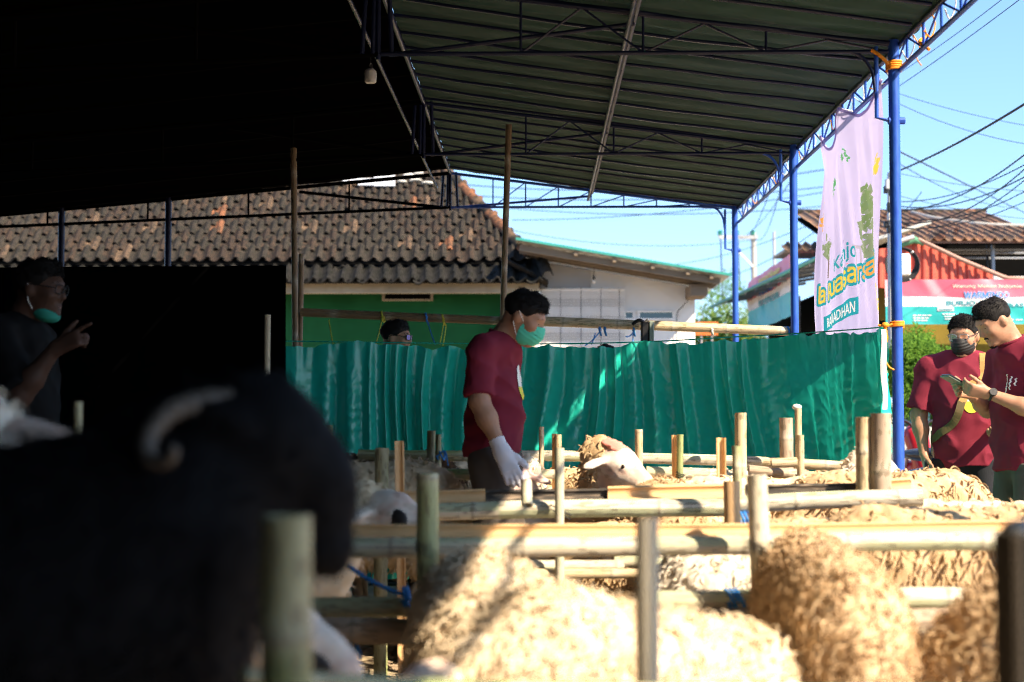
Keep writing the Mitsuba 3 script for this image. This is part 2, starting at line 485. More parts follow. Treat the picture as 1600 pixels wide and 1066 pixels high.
# trusses across the tent
for y, zb in ((YA - 2.75, 2.865), (YA, 2.865), (YB, 2.865), (YC, 2.915)):
    m = 'blue_paint' if y == YC else 'navy_paint'
    tr_ = add('truss_top_chord', bar((XR, y, ZR - .03), (XE, y, ZE - .0), .013), m, tent, smooth=50)
    zb0 = zb
    add('truss_bottom_chord', bar((XR, y, zb0), (XE, y, zb), .011), m, tent, smooth=50)
    add('truss_bottom_chord', bar((XR, y, zb0), (XL, y, zb - .22), .014), 'dark', tent, smooth=50)  # left half of the blue frame gets near-black colour for shade
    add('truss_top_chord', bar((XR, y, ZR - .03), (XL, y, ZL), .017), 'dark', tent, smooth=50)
    step = .29 if y == YC else .6
    xs_ = np.arange(XE - (.4 if y == YC else .62), XR + .1, -step)
    prev = (XE, zb)
    for i, x in enumerate(xs_):
        add('truss_upright', bar((x, y, zb), (x, y, roof_z(x) - .02), .007, 6), m, tent)
        if y == YC:
            add('truss_diagonal', bar((x, y, zb), (x + step, y, roof_z(x + step) - .02), .0055, 6), m, tent)
        else:
            xc = x + .5 * step
            add('truss_diagonal', bar((x, y, zb), (xc, y, roof_z(xc) - .02), .006, 6), m, tent)
            add('truss_diagonal', bar((xc, y, roof_z(xc) - .02), (x + step, y, zb), .006, 6), m, tent)
    for x in np.arange(XR - .9, XL, -.9):
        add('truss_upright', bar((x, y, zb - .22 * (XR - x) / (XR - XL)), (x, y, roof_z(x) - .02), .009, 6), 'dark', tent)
    add('brace', bar((XR + .05, y + .02, zb), (xm, y + .02, zm - .06), .011), m, tent, smooth=50)
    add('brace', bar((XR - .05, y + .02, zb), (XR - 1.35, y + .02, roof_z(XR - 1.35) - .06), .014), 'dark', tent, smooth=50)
    for dx in (-.06, -.02, .0, .05):
        add('king_post', bar((XR + dx * 1.3, y + dx * .3, zb - (.03 if dx == 0 else 0)), (XR + dx, y, ZR - .02), .012, 8), 'navy_paint', tent, smooth=50)
    # corner bracket and curved knee brace
    if y > 5:
        xi = XE - .085
        add('bracket_pipe', sweep([(xi, y, ZE - .01), (xi, y, ZE - .36), (XE - .02, y, ZE - .375)], .0105, 8), 'blue_paint' if y > 5 else m, tent, smooth=40)
        add('bracket_pipe', sweep([(XE - .03, y, ZE - .375), (XE + .05, y, ZE - .375)], .018, 8), 'blue_paint', tent, smooth=40)
        add('knee_brace', sweep(smooth_path([(XE - .21, y, zb), (XE - .15, y, zb - .03), (XE - .105, y, zb - .1), (xi - .005, y, zb - .2)], 5), .009, 8), 'blue_paint' if y != YA else 'navy_paint', tent, smooth=50)
# lattice girder along the right eave
zl = ZE - .125
add('eave_chord', bar((XE + .03, Y0, ZE), (XE + .03, YC, ZE), .012), 'navy_paint', tent, smooth=50)
add('eave_chord', bar((XE + .03, Y0, zl), (XE + .03, YC, zl), .012), 'blue_paint', tent, smooth=50)
ys_ = np.arange(YA - 2.75, YC + .01, .29)
for i, y in enumerate(ys_[:-1]):
    add('eave_upright', bar((XE + .03, y, zl), (XE + .03, y, ZE), .007, 6), 'blue_paint', tent)
    add('eave_diagonal', bar((XE + .03, y, ZE if i % 2 else zl), (XE + .03, ys_[i + 1], zl if i % 2 else ZE), .0055, 6), 'blue_paint', tent)
# lashing strings along the eave
for i, y in enumerate(np.arange(4.3, YC, .344)):
    r_ = np.random.default_rng(i)
    p0 = np.array([XE + .0, y, ZE + .02])
    pts = [p0 + (0.03, 0, .0), p0 + (.055, r_.uniform(-.04, .04), -.06), p0 + (.03, r_.uniform(-.05, .05), -.13), p0 + (.0, r_.uniform(-.05, .05), -.08 - r_.uniform(0, .05))]
    add('lashing', sweep(smooth_path(pts, 4), .0035, 5), 'white_plastic' if i % 3 else 'rope_orange', tent)

# orange ropes at the near right post
def rope_coil(c, r, z0, z1, turns, rad=.005, seed=0, ax=None):
    t = np.linspace(0, 1, int(turns * 12) + 1)
    a = t * turns * 2 * np.pi + seed
    return sweep(np.stack([c[0] + r * np.cos(a), c[1] + r * np.sin(a), z0 + (z1 - z0) * t], 1), rad, 6)


zr = P(1400, 507, YA)[2]
ro = thing('orange_rope', 'orange plastic rope knotted round the blue tent post at curtain height', 'rope')
add('coil', rope_coil((XE, YA), .031, zr - .012, zr + .012, 3, .006), 'rope_orange', ro, smooth=60)
pl = P(1372, 508, YA - .02)
add('strand', sweep(smooth_path([(XE - .03, YA - .03, zr), (XE - .06, YA - .03, zr - .01), pl], 5), .006, 6), 'rope_orange', ro, smooth=60)
kx = P(1383, 508, YA - .03)
add('knot', ico(kx, (.018, .016, .014), 2), 'rope_orange', ro, smooth=True)
add('loose_end', sweep(smooth_path([kx, P(1386, 530, 6.86), P(1379, 552, 6.87), P(1388, 572, 6.87), P(1397, 578, 6.87)], 6), .0045, 6), 'rope_orange', ro, smooth=60)
add('loose_end', sweep(smooth_path([kx + (.004, 0, 0), P(1378, 535, 6.86), P(1381, 560, 6.85), P(1385, 583, 6.85)], 6), .0045, 6), 'rope_orange', ro, smooth=60)
ro = thing('orange_rope', 'frayed orange rope wound round the top joint of the blue tent post', 'rope')
add('coil', rope_coil((XE, YA), .036, ZE - .13, ZE - .085, 4, .006), 'rope_orange', ro, smooth=60)
add('strand', sweep(smooth_path([(XE - .03, YA - .02, ZE - .1), (XE - .07, YA - .02, ZE - .06), (XE - .11, YA - .01, ZE - .03)], 5), .009, 6), 'rope_orange', ro, smooth=60)
add('loose_end', sweep(smooth_path([P(1427, 55, 6.7), P(1437, 75, 6.7), P(1432, 90, 6.7), P(1440, 103, 6.7)], 6), .003, 6), 'rope_orange', ro)
add('bow', sweep(smooth_path([(XE + .03, 6.5, ZE), (XE + .06, 6.55, ZE - .05), (XE + .02, 6.5, ZE - .09), (XE + .05, 6.45, ZE - .14)], 5), .008, 6), 'rope_orange', ro)

# white lamp hanging in the dark
lamp = thing('hanging_lamp', 'unlit white jar shaped lamp hanging from the dark tent ceiling', 'lamp')
lp = P(579, 118, 8.0)
prof = np.array([[.0, -.045], [.026, -.044], [.033, -.036], [.035, -.02], [.035, .018], [.03, .028], [.02, .034], [.018, .038]])
m = trimesh.creation.revolve(np.vstack([prof, [[0, .038]]]), sections=24)
add('shade', (np.array(m.vertices) + lp, np.array(m.faces)), 'white_plastic', lamp, smooth=40)
add('socket', sweep([lp + (0, 0, .038), lp + (0, 0, .062)], .014, 12), 'black_plastic', lamp, smooth=40)
add('cord', sweep([lp + (0, 0, .06), (lp[0], lp[1], roof_z(lp[0]))], .004, 6), 'wire', lamp)

# ------------------------------------------------------------------ curtain
def satin(p, n, uv):
    return mix((.012, .42, .33), (.02, .54, .44), fb(uv.x * 4, uv.y * 3, 0.0))


mat('satin_green', {'type': 'blendbsdf', 'weight': .28, 'front': pr(proc(satin), .32, spec=1.0, two=True, sheen=.6), 'through': {'type': 'principledthin', 'base_color': proc(satin), 'roughness': .5, 'diff_trans': 1.5}})
cp = [P(1378, 512, 7.05), P(1330, 516, 7.55), P(1240, 522, 8.05), P(1150, 527, 8.3), P(1000, 535, 8.45), P(800, 538, 8.6), P(470, 534, 8.65), P(425, 533, 8.66)]
pp = smooth_path(cp, 30)
sl = np.concatenate([[0], np.cumsum(np.linalg.norm(np.diff(pp, axis=0), axis=1))])
NS, NZ = 640, 110
s = np.linspace(0, sl[-1], NS)
base = np.stack([np.interp(s, sl, pp[:, i]) for i in range(3)], 1)
tan = unit(np.gradient(base, axis=0) * [1, 1, 0])
nrm = np.stack([-tan[:, 1], tan[:, 0], tan[:, 2] * 0], 1)
if (nrm[:, 1] > 0).mean() > .5:
    nrm = -nrm
tz = np.linspace(0, 1, NZ)
S, Z = np.meshgrid(s, tz, indexing='ij')
lean = .22 * np.sin(S * .9 + 1) + .13 * np.sin(S * 2.3)
Sx = S + lean * Z * .8 + .03 * np.sin(Z * 5 + S * 3)
def n1(x, seed, y=0):
    return meshkit.noise(np.stack([x, np.zeros_like(x) + y, np.zeros_like(x)], -1), seed) - .5
ph_ = Sx * 2 * np.pi / .15 + 15 * n1(Sx * 1.3, 1, Z * .25) + 8 * n1(Sx * 3.9, 2, Z * .35)
amp_ = .030 * (.10 + 1.5 * meshkit.noise(np.stack([Sx * 2.7, Z * .9, Sx * 0], -1), 12))
fold = amp_ * (np.sin(ph_) + .3 * np.sin(1.7 * ph_ + 1.3)) + .09 * n1(Sx * 4.6, 4, Z * .4) + .055 * n1(Sx * 11, 14, Z * .9) + .014 * n1(Sx * 30, 3, Z * 2.5)
fold *= .5 + .5 * np.clip(Z * 4, 0, 1)
gather = .022 * n1(S * 30, 5) * np.exp(-Z * 9)
cr = meshkit.noise(np.stack([S * 13 + Z * 22, Z * 26 - S * 6, S * 0], -1), 7)
cr2 = meshkit.noise(np.stack([S * 9 - Z * 15, Z * 20 + S * 11, S * 0 + 5], -1), 8)
crease = -.0075 * (1 - np.abs(2 * cr - 1)) ** 4 - .0055 * (1 - np.abs(2 * cr2 - 1)) ** 4
fold = fold + gather + crease * np.clip(Z * 6, 0, 1)
pos = base[:, None, :] + nrm[:, None, :] * fold[..., None]
scal = .026 * n1(S * 14, 9) + .014 * n1(S * 34, 10) - .022 * np.sin(np.pi * ((S / .93) % 1.0))
pos[..., 2] = base[:, None, 2] * (1 - Z) + .10 * Z + scal * (1 - Z)
cur = thing('satin_curtain', 'long emerald green satin curtain strung along the back of the pens', 'curtain')
add('cloth', (pos.reshape(-1, 3), grid_faces(NS, NZ)), 'satin_green', cur, smooth=True, uv=np.stack([S, Z], -1).reshape(-1, 2))
add('hem_cord', sweep(base[::6] + [0, 0, .002], .004, 6), 'satin_green', cur, smooth=True)
# white strip hanging by the curtain's end
mat('white_cloth', pr((.72, .70, .74), .8, two=True))
q0, q1 = P(1381, 515, 6.83), P(1381, 640, 6.83)
zz = np.linspace(0, 1, 14)
v = np.concatenate([np.stack([q0[0] + np.full(14, dx) + .004 * np.sin(zz * 9), q0[1] + .01 * np.sin(zz * 7 + dx * 60), q0[2] + (q1[2] - q0[2]) * zz], 1) for dx in (-.014, 0, .012)])
v2 = v.reshape(3, 14, 3)
solo('white_ribbon', 'narrow white cloth strip hanging at the right end of the green curtain', 'cloth strip', (np.concatenate([v2, v2[::-1] + [0, .004, 0]]).reshape(-1, 3), grid_faces(6, 14)), 'white_cloth', smooth=True)

# ------------------------------------------------------------------ bamboo
def bamboo(p0, p1, r0, r1=None, sides=14, seed=0, bend=.008, hollow=(False, True), step=.045, off=None):
    """A culm with nodes every .37 m and hollow ends: v, f, uv."""
    p0, p1 = np.asarray(p0, float), np.asarray(p1, float)
    r1 = r0 if r1 is None else r1
    rg = np.random.default_rng(seed)
    L = np.linalg.norm(p1 - p0)
    o = rg.uniform(0, .37) if off is None else off
    z = set(np.linspace(0, L, max(int(L / .12), 2) + 1))
    kk = np.arange(math.ceil((o) / .37 - 2), (L + o) / .37 + 1)
    for n in kk:
        c = (n + .5) * .37 - o
        for d in (-.02, -.007, 0, .007, .02):
            if 0 < c + d < L:
                z.add(c + d)
    z = np.array(sorted(z))
    fr = ((z + o) / .37) % 1
    d = np.abs(fr - .5) * .37
    rr = (r0 + (r1 - r0) * z / L) * (1 + .075 * np.exp(-(d / .007) ** 2) - .02 * np.exp(-(d / .02) ** 2))
    ax = unit(p1 - p0)
    a, b = frame_of(ax)
    ba = rg.uniform(0, 6.28)
    bow = bend * L * np.sin(np.pi * z / L)
    ctr = p0 + z[:, None] * ax + bow[:, None] * (math.cos(ba) * a + math.sin(ba) * b)
    an = np.linspace(0, 2 * np.pi, sides + 1)
    ring = np.cos(an)[:, None] * a + np.sin(an)[:, None] * b
    v = (ctr[:, None] + rr[:, None, None] * ring[None]).reshape(-1, 3)
    uv = np.stack([np.broadcast_to(an / (2 * np.pi), (len(z), sides + 1)), np.broadcast_to((z + o)[:, None], (len(z), sides + 1))], -1).reshape(-1, 2)
    uv[:, 0] += seed % 17
    f = [grid_faces(len(z), sides + 1)]
    V, U = [v], [uv]
    n = len(v)
    for end, hol in ((0, hollow[0]), (len(z) - 1, hollow[1])):
        sg = -1 if end == 0 else 1
        R, c0 = rr[end], ctr[end]
        rings = [(R, 0), (R * .70, 0)] + ([(R * .70, -.06)] if hol else []) + [(.0005, -.06 if hol else 0)]
        loops = []
        for i, (q, dz) in enumerate(rings):
            loops.append(c0 + ax * sg * dz + q * ring)
        for i in range(len(loops) - 1):
            V.append(np.vstack([loops[i], loops[i + 1]]))
            U.append(np.full((2 * (sides + 1), 2), (.3 + seed % 17, .02)))
            g = grid_faces(2, sides + 1) + n
            f.append(g[:, ::-1] if sg < 0 else g)
            n += 2 * (sides + 1)
    V = np.vstack(V)
    F = np.vstack(f)
    return V, F[:, ::-1], np.vstack(U)


def split(p0, p1, r, open_dir, seed=0, thick=.007, arc=math.pi, ecc=1.0):
    """A half culm, its hollow side towards open_dir."""
    p0, p1 = np.asarray(p0, float), np.asarray(p1, float)
    rg = np.random.default_rng(seed)
    L = np.linalg.norm(p1 - p0)
    ax = unit(p1 - p0)
    o = np.asarray(open_dir, float)
    o = unit(o - ax * (o @ ax)); sd = np.cross(ax, o)
    z = np.linspace(0, L, max(int(L / .08), 3))
    an = np.linspace(-arc / 2, arc / 2, 11)
    out = np.stack([np.sin(an) * r, -np.cos(an) * r * ecc], 1)
    inn = np.stack([np.sin(an[::-1]) * (r - thick), -np.cos(an[::-1]) * (r - thick) * ecc], 1)
    loop = np.vstack([out, inn])
    wob = 1 + .03 * np.sin(z * 7 + seed) + .02 * np.sin(z * 19 + seed * 2)
    cc = p0 + z[:, None] * ax + (.006 * np.sin(z * 3 + seed))[:, None] * o
    v = cc[:, None] + wob[:, None, None] * (loop[None, :, :1] * sd + loop[None, :, 1:] * o)
    m = len(loop)
    i, j = np.meshgrid(np.arange(len(z) - 1), np.arange(m), indexing='ij')
    q = np.stack([i * m + j, (i + 1) * m + j, (i + 1) * m + (j + 1) % m, i * m + (j + 1) % m], -1).reshape(-1, 4)
    v = v.reshape(-1, 3)
    ends = []
    for e in (0, len(z) - 1):
        for k in range(10):
            a_, b_, c_, d_ = e * m + k, e * m + k + 1, e * m + m - 2 - k, e * m + m - 1 - k
            ends.append([a_, b_, c_, d_] if e else [d_, c_, b_, a_])
    return v, np.vstack([q, np.array(ends)])


def add_bamboo(name, parent, p0, p1, r, m, seed, label=None, **kw):
    v, f, uv = bamboo(p0, p1, r, seed=seed, **kw)
    return add(name, (v, f), m, parent, smooth=True, uv=uv, label=label)


SEED = [100]


def stake(parent, px, ytop, Y, r, m, lean=0.0, label=None, zb=-.1):
    SEED[0] += 1
    t = P(px, ytop, Y)
    return add_bamboo('post', parent, (t[0] - lean, Y, zb), t, r, m, SEED[0], bend=.003)


def split_stake(parent, px, ytop, Y, r, m='split_inner', od=(.2, -1, 0), lean=0.0):
    SEED[0] += 1
    t = P(px, ytop, Y)
    return add('split_post', split((t[0] - lean, Y, -.1), t, r, od, SEED[0]), m, parent, smooth=50)


def rail(parent, px0, py0, px1, py1, Y, r, m, Y1=None, name='rail', hollow=(True, True)):
    SEED[0] += 1
    return add_bamboo(name, parent, P(px0, py0, Y), P(px1, py1, Y if Y1 is None else Y1), r, m, SEED[0], hollow=hollow, sides=16)


def split_rail(parent, px0, py0, px1, py1, Y, r, m='split_inner', od=(0, -1, .35), Y1=None, label=None):
    SEED[0] += 1
    return add('split_rail', split(P(px0, py0, Y), P(px1, py1, Y if Y1 is None else Y1), r, od, SEED[0], arc=math.pi * .85), m, parent, smooth=50, label=label)


def tie(parent, px, py, Y, r, axis, m='rope_blue', turns=3, rad=.005, tilt=.3, w=.02, name='rope_tie'):
    c = P(px, py, Y)
    ax = unit(axis); a, b = frame_of(ax)
    t = np.linspace(0, 1, turns * 12 + 1); an = t * turns * 2 * np.pi
    p = c + r * (np.cos(an)[:, None] * a + np.sin(an)[:, None] * b) + ((t - .5) * w)[:, None] * ax + (tilt * r * np.sin(an))[:, None] * ax
    return add(name, sweep(p, rad, 6), m, parent, smooth=60)


G = 'bamboo fences dividing the sheep pens'
X_ = (1, 0, 0); Z_ = (0, 0, 1)
# nearest fence, out of focus
f1 = thing('bamboo_fence', 'nearest bamboo fence, a blurred dark green post before the black ram and a low rail', 'fence', G)
stake(f1, 447, 806, 1.72, .0305, 'bamboo_green', lean=-.02)
split_stake(f1, 1011, 808, 2.35, .0185, 'bamboo_weathered', od=(.1, 1, 0), lean=.0)
rail(f1, 380, 1058, 1090, 1080, 1.78, .012, 'bamboo_green', Y1=2.3)
mat('old_wood', pr(proc(lambda p, n, uv: mix((.035, .028, .02), (.07, .055, .04), fb(p.x * 60, p.y * 60, p.z * 5))), .85))
q = P(1592, 832, 1.95)
wp = thing('wooden_post', 'dark weathered square post standing at the right edge of the picture', 'post')
add('beam', box((q[0] + .0, q[1], q[2] / 2 - .05), (.052, .052, q[2] + .1), rot(.3), .006), 'old_wood', wp)
add('cap', ico(q + (.004, 0, .002), (.028, .028, .016), 2), 'galvanised', wp, smooth=True)
# second fence
f2 = thing('bamboo_fence', 'second bamboo fence with pale rails running right across behind the near sheep', 'fence', G)
split_rail(f2, 500, 828, 1180, 828, 4.02, .020); split_rail(f2, 1165, 828, 1600, 822, 4.02, .020)
rail(f2, 505, 856, 1010, 853, 4.0, .028, 'bamboo_pale'); rail(f2, 985, 853, 1176, 852, 4.0, .027, 'bamboo_pale'); rail(f2, 1190, 851, 1640, 846, 4.0, .0275, 'bamboo_pale')
rail(f2, 440, 950, 648, 949, 3.98, .028, 'bamboo_green'); rail(f2, 430, 985, 642, 987, 3.85, .036, 'bamboo_taupe')
rail(f2, 1020, 940, 1178, 937, 4.0, .030, 'bamboo_pale'); rail(f2, 1190, 939, 1560, 935, 4.0, .030, 'bamboo_pale')
rail(f2, 1060, 968, 1174, 972, 3.95, .036, 'bamboo_taupe'); rail(f2, 1192, 970, 1480, 968, 3.95, .032, 'bamboo_taupe')
stake(f2, 668, 740, 3.86, .0305, 'bamboo_olive', lean=.0)
stake(f2, 1182, 742, 3.88, .0275, 'bamboo_pale', lean=-.03)
tie(f2, 1144, 939, 4.0, .032, X_, turns=2, tilt=.5, w=.03); tie(f2, 1158, 939, 4.0, .032, X_, turns=2, tilt=.5, w=.0)
tie(f2, 1172, 990, 3.9, .034, Z_, turns=3, tilt=.6, w=.1)
tie(f2, 636, 936, 3.98, .031, X_, turns=2); tie(f2, 482, 974, 3.85, .038, X_, turns=1, rad=.006, tilt=.9)
tie(f2, 667, 860, 3.86, .0325, Z_, 'wire', 3, .0016, .5, .03); tie(f2, 1183, 856, 3.88, .030, Z_, 'wire', 3, .0016, .5, .03)
add('rope', sweep(curve(P(545, 885, 4.05), P(640, 932, 3.95), .01), .006, 6), 'rope_blue', f2, smooth=60)
add('rope', sweep(curve(P(556, 1005, 3.9), P(565, 1030, 3.9), .0), .005, 6), 'rope_blue', f2, smooth=60)
# third fence with the feeding trough
f3 = thing('bamboo_fence', 'third bamboo fence with two fat taupe posts at its right end', 'fence', G)
rail(f3, 640, 800, 800, 796, 5.2, .032, 'bamboo_pale'); rail(f3, 780, 797, 1140, 793, 5.2, .033, 'bamboo_pale'); rail(f3, 1155, 789, 1440, 778, 5.2, .032, 'bamboo_pale')
split_stake(f3, 874, 700, 5.12, .0165, 'bamboo_pale', od=(0, 1, 0))
stake(f3, 1349, 652, 5.3, .0285, 'bamboo_straw'); stake(f3, 1376, 646, 5.28, .0375, 'bamboo_taupe')
split_stake(f3, 1143, 752, 5.05, .0295, 'split_inner', od=(.1, 1, 0), lean=-.01)
stake(f3, 1151, 697, 5.32, .017, 'bamboo_green')
rail(f3, 700, 886, 975, 885, 5.2, .023, 'bamboo_pale'); rail(f3, 960, 878, 1070, 876, 5.22, .020, 'bamboo_pale'); rail(f3, 1020, 886, 1128, 888, 5.15, .021, 'bamboo_green'); rail(f3, 820, 897, 1040, 896, 5.15, .018, 'bamboo_straw')
tie(f3, 1126, 873, 5.1, .03, X_, turns=3, w=.04); tie(f3, 876, 800, 5.16, .036, Z_, 'wire', 2, .002, .6, .03); tie(f3, 1163, 812, 5.2, .036, X_, turns=3, w=.04)
add('rope', sweep(curve(P(1128, 884, 5.12), P(1240, 876, 5.12), .01), .004, 6), 'rope_blue', f3)
SEED[0] += 1
add('stub_rail', (lambda b: (b[0], b[1]))(bamboo(P(822, 752, 5.05), P(824, 790, 5.0), .02, seed=7)), 'bamboo_pale', f3, smooth=True)
tg = thing('feed_trough', 'split bamboo feed trough with a blackened stretch lying along the third fence', 'trough')
def trough(px0, py0, px1, py1, Y, r, m, name, label=None):
    SEED[0] += 1
    add(name, split(P(px0, py0, Y), P(px1, py1, Y), r, (0, -1, .6), SEED[0], thick=.009), m, tg, smooth=50, label=label)
trough(630, 776, 758, 773, 5.3, .027, 'split_inner', 'channel'); trough(757, 775, 952, 774, 5.32, .027, 'split_black', 'channel', 'blackened half culm'); trough(950, 771, 1132, 768, 5.3, .029, 'split_inner', 'channel')
trough(1165, 768, 1280, 766, 5.36, .025, 'split_black', 'channel', 'mould spotted half culm'); trough(1278, 767, 1345, 765, 5.36, .026, 'split_black', 'channel'); trough(1385, 760, 1425, 757, 5.4, .03, 'split_inner', 'channel')
# fourth fence, in front of the curtain
f4 = thing('bamboo_fence', 'farthest bamboo fence standing directly in front of the green curtain', 'fence', G)
rail(f4, 560, 711, 780, 712, 6.9, .026, 'bamboo_green'); rail(f4, 655, 741, 748, 741, 6.55, .027, 'bamboo_green')
rail(f4, 815, 712, 1000, 717, 6.9, .026, 'bamboo_pale'); rail(f4, 990, 716, 1190, 722, 6.9, .026, 'bamboo_pale'); rail(f4, 1190, 722, 1330, 730, 6.95, .025, 'bamboo_straw')
rail(f4, 1010, 738, 1130, 742, 6.5, .027, 'bamboo_pale'); rail(f4, 1170, 735, 1260, 742, 6.5, .024, 'bamboo_taupe'); rail(f4, 828, 742, 870, 741, 6.5, .022, 'bamboo_pale')
rail(f4, 1205, 724, 1245, 722, 6.4, .022, 'bamboo_straw')
for px, yt, Y, r, m in ((597, 700, 6.0, .0295, 'bamboo_green'), (674, 673, 6.6, .0195, 'bamboo_green'), (685, 679, 6.75, .0135, 'bamboo_green'), (515, 664, 6.9, .017, 'bamboo_green'), (846, 667, 6.8, .0125, 'bamboo_straw'),
                        (872, 679, 6.5, .0155, 'bamboo_straw'), (998, 671, 6.75, .0185, 'bamboo_straw'), (1063, 679, 6.4, .0145, 'bamboo_green'), (1157, 645, 6.7, .0275, 'bamboo_straw'),
                        (1228, 653, 6.75, .032, 'bamboo_taupe'), (1250, 680, 6.4, .0165, 'bamboo_straw'), (1247, 636, 6.85, .0165, 'bamboo_straw'), (1255, 760, 6.3, .012, 'bamboo_pale')):
    stake(f4, px, yt, Y, r, m, lean=.01 * math.sin(px))
split_stake(f4, 624, 689, 5.9, .0195, 'split_inner', lean=-.02); split_stake(f4, 865, 678, 6.52, .012, 'split_inner', od=(-.6, -1, 0)); split_stake(f4, 1053, 680, 6.42, .013, 'split_inner', od=(-.6, -1, 0)); split_stake(f4, 1127, 684, 6.3, .0225, 'split_inner', od=(-.3, -1, 0))
tie(f4, 690, 712, 6.75, .02, X_, turns=2, w=.05); tie(f4, 1250, 748, 6.4, .02, Z_, 'wire', 3, .002, .5, .03); tie(f4, 1063, 744, 6.4, .02, Z_, 'wire', 3, .002, .5, .03)
add('rope', sweep(smooth_path([P(682, 715, 6.6), P(695, 705, 6.6), P(700, 728, 6.6)], 6), .004, 6), 'rope_blue', f4)
add('plastic_wrap', ico(P(1245, 636, 6.85), (.024, .02, .014), 2), 'white_plastic', f4, smooth=True)
# dark stakes on the left
f5 = thing('bamboo_fence', 'row of dim bamboo stakes in the shade behind the black ram', 'fence', G)
for px, yt, Y, r, m, ln in ((122, 628, 3.6, .011, 'bamboo_green', -.02), (83, 676, 3.3, .013, 'bamboo_green', 0), (106, 680, 3.6, .008, 'bamboo_green', 0.01), (56, 672, 3.5, .008, 'bamboo_green', 0), (418, 492, 7.2, .016, 'bamboo_straw', -.01), (289, 618, 6.0, .016, 'bamboo_straw', 0), (170, 664, 3.7, .006, 'bamboo_brown', 0)):
    stake(f5, px, yt, Y, r, m, lean=ln)
rail(f5, -60, 735, 260, 745, 3.6, .02, 'bamboo_brown')
# tall bamboo poles and the long pole
for px0, yt, px1, Y, r, m, lb in ((795, 195, 787, 9.65, .0215, 'bamboo_brown', 'tall brown bamboo pole propping the tent behind the man in the green mask'), (459, 232, 462, 9.65, .021, 'bamboo_brown', 'tall dim bamboo pole at the dark left end of the curtain'),
                          (471, 397, 469, 9.9, .02, 'bamboo_brown', 'shorter bamboo pole beside the tall dim one, reaching only to the eaves')):
    t = P(px0, yt, Y); bt = P(px1, 500, Y); dx = (t[0] - bt[0]) / (t[2] - bt[2])
    v, f, uv = bamboo((t[0] - dx * (t[2] + .1), Y, -.1), t, r, seed=int(px0), bend=.002)
    solo('bamboo_pole', lb, 'bamboo pole', (v, f), m, smooth=True, uv=uv)
lpk = thing('bamboo_crossbar', 'long horizontal bamboo bar tied above the curtain between the tent posts', 'bamboo bar')
a0, a1 = P(470, 488, 9.72), P(1238, 518, 9.7)
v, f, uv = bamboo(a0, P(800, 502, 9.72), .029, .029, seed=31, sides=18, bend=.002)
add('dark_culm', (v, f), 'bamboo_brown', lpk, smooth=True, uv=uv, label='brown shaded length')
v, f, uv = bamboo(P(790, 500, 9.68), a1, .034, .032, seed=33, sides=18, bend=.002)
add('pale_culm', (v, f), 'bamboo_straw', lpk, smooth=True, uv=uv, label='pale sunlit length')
for px, py, m in ((598, 495, 'rope_yellow'), (693, 500, 'rope_yellow'), (667, 498, 'rope_blue'), (937, 516, 'rope_blue'), (945, 516, 'rope_blue'), (990, 517, 'rope_blue'), (1112, 517, 'white_plastic'), (1232, 519, 'rope_blue')):
    tie(lpk, px, py, 9.7, .037, X_, m, 2, .004, .3, .012)
for a, b, m in (((598, 495), (585, 545), 'rope_yellow'), ((600, 495), (612, 535), 'rope_yellow'), ((514, 500), (521, 540), 'rope_yellow'), ((668, 502), (680, 538), 'rope_blue'), ((694, 500), (687, 538), 'rope_yellow'), ((697, 508), (692, 540), 'rope_yellow'), ((936, 520), (914, 540), 'rope_blue'), ((930, 521), (924, 538), 'rope_blue'), ((989, 520), (978, 526), 'rope_blue'), ((989, 520), (989, 540), 'rope_blue')):
    add('rope', sweep(curve(P(*a, 9.66), P(*b, 9.4), .01), .004, 5), m, lpk)
# the grey box hung on the crossbar
bx = thing('flood_lamp', 'flat black and grey box with a black clamp hung on the crossbar', 'lamp box')
c = P(1012, 524, 9.55)
add('casing', box(c + (-.02, 0, 0), (.05, .10, .18), None, .008), 'black_plastic', bx)
mat('grey_green', pr((.20, .25, .22), .5))
add('front', box(c + (.022, 0, 0.0), (.034, .11, .185), None, .006), 'grey_green', bx)
add('clamp', sweep(smooth_path([c + (-.10, 0, .075), c + (-.06, -.02, .10), c + (-.02, -.01, .085), c + (.0, 0, .10)], 5), .012, 8), 'black_plastic', bx, smooth=50)
# ------------------------------------------------------------------ tiled house
def tile_mat(name, a, b, moss, s=1.0):
    def f(p, n, uv):
        c = mix(a, b, ss(.25, .75, fb(p.x * 9, p.y * 9, p.z * 9)))
        return mix(c, moss, ss(.45, .7, fb(p.x * 23, p.y * 23, p.z * 23)) * s)
    mat(name, pr(proc(f), .85, spec=.2, two=True))


tile_mat('tile_brown', (.046, .032, .024), (.031, .023, .019), (.019, .018, .016))
tile_mat('tile_grey', (.037, .031, .026), (.025, .022, .019), (.018, .018, .015))
tile_mat('tile_orange', (.20, .085, .045), (.12, .062, .037), (.045, .033, .025), .8)
tile_mat('tile_clay', (.33, .18, .11), (.24, .14, .09), (.14, .10, .07), .7)
tile_mat('tile_clay_dull', (.24, .16, .11), (.18, .12, .085), (.12, .09, .07), .7)
tile_mat('tile_black', (.010, .010, .0095), (.018, .017, .016), (.008, .009, .007))  # skirt rows: their shade is put into this near-black colour
tile_mat('tile_tan', (.12, .08, .054), (.075, .053, .038), (.035, .03, .024), .9)


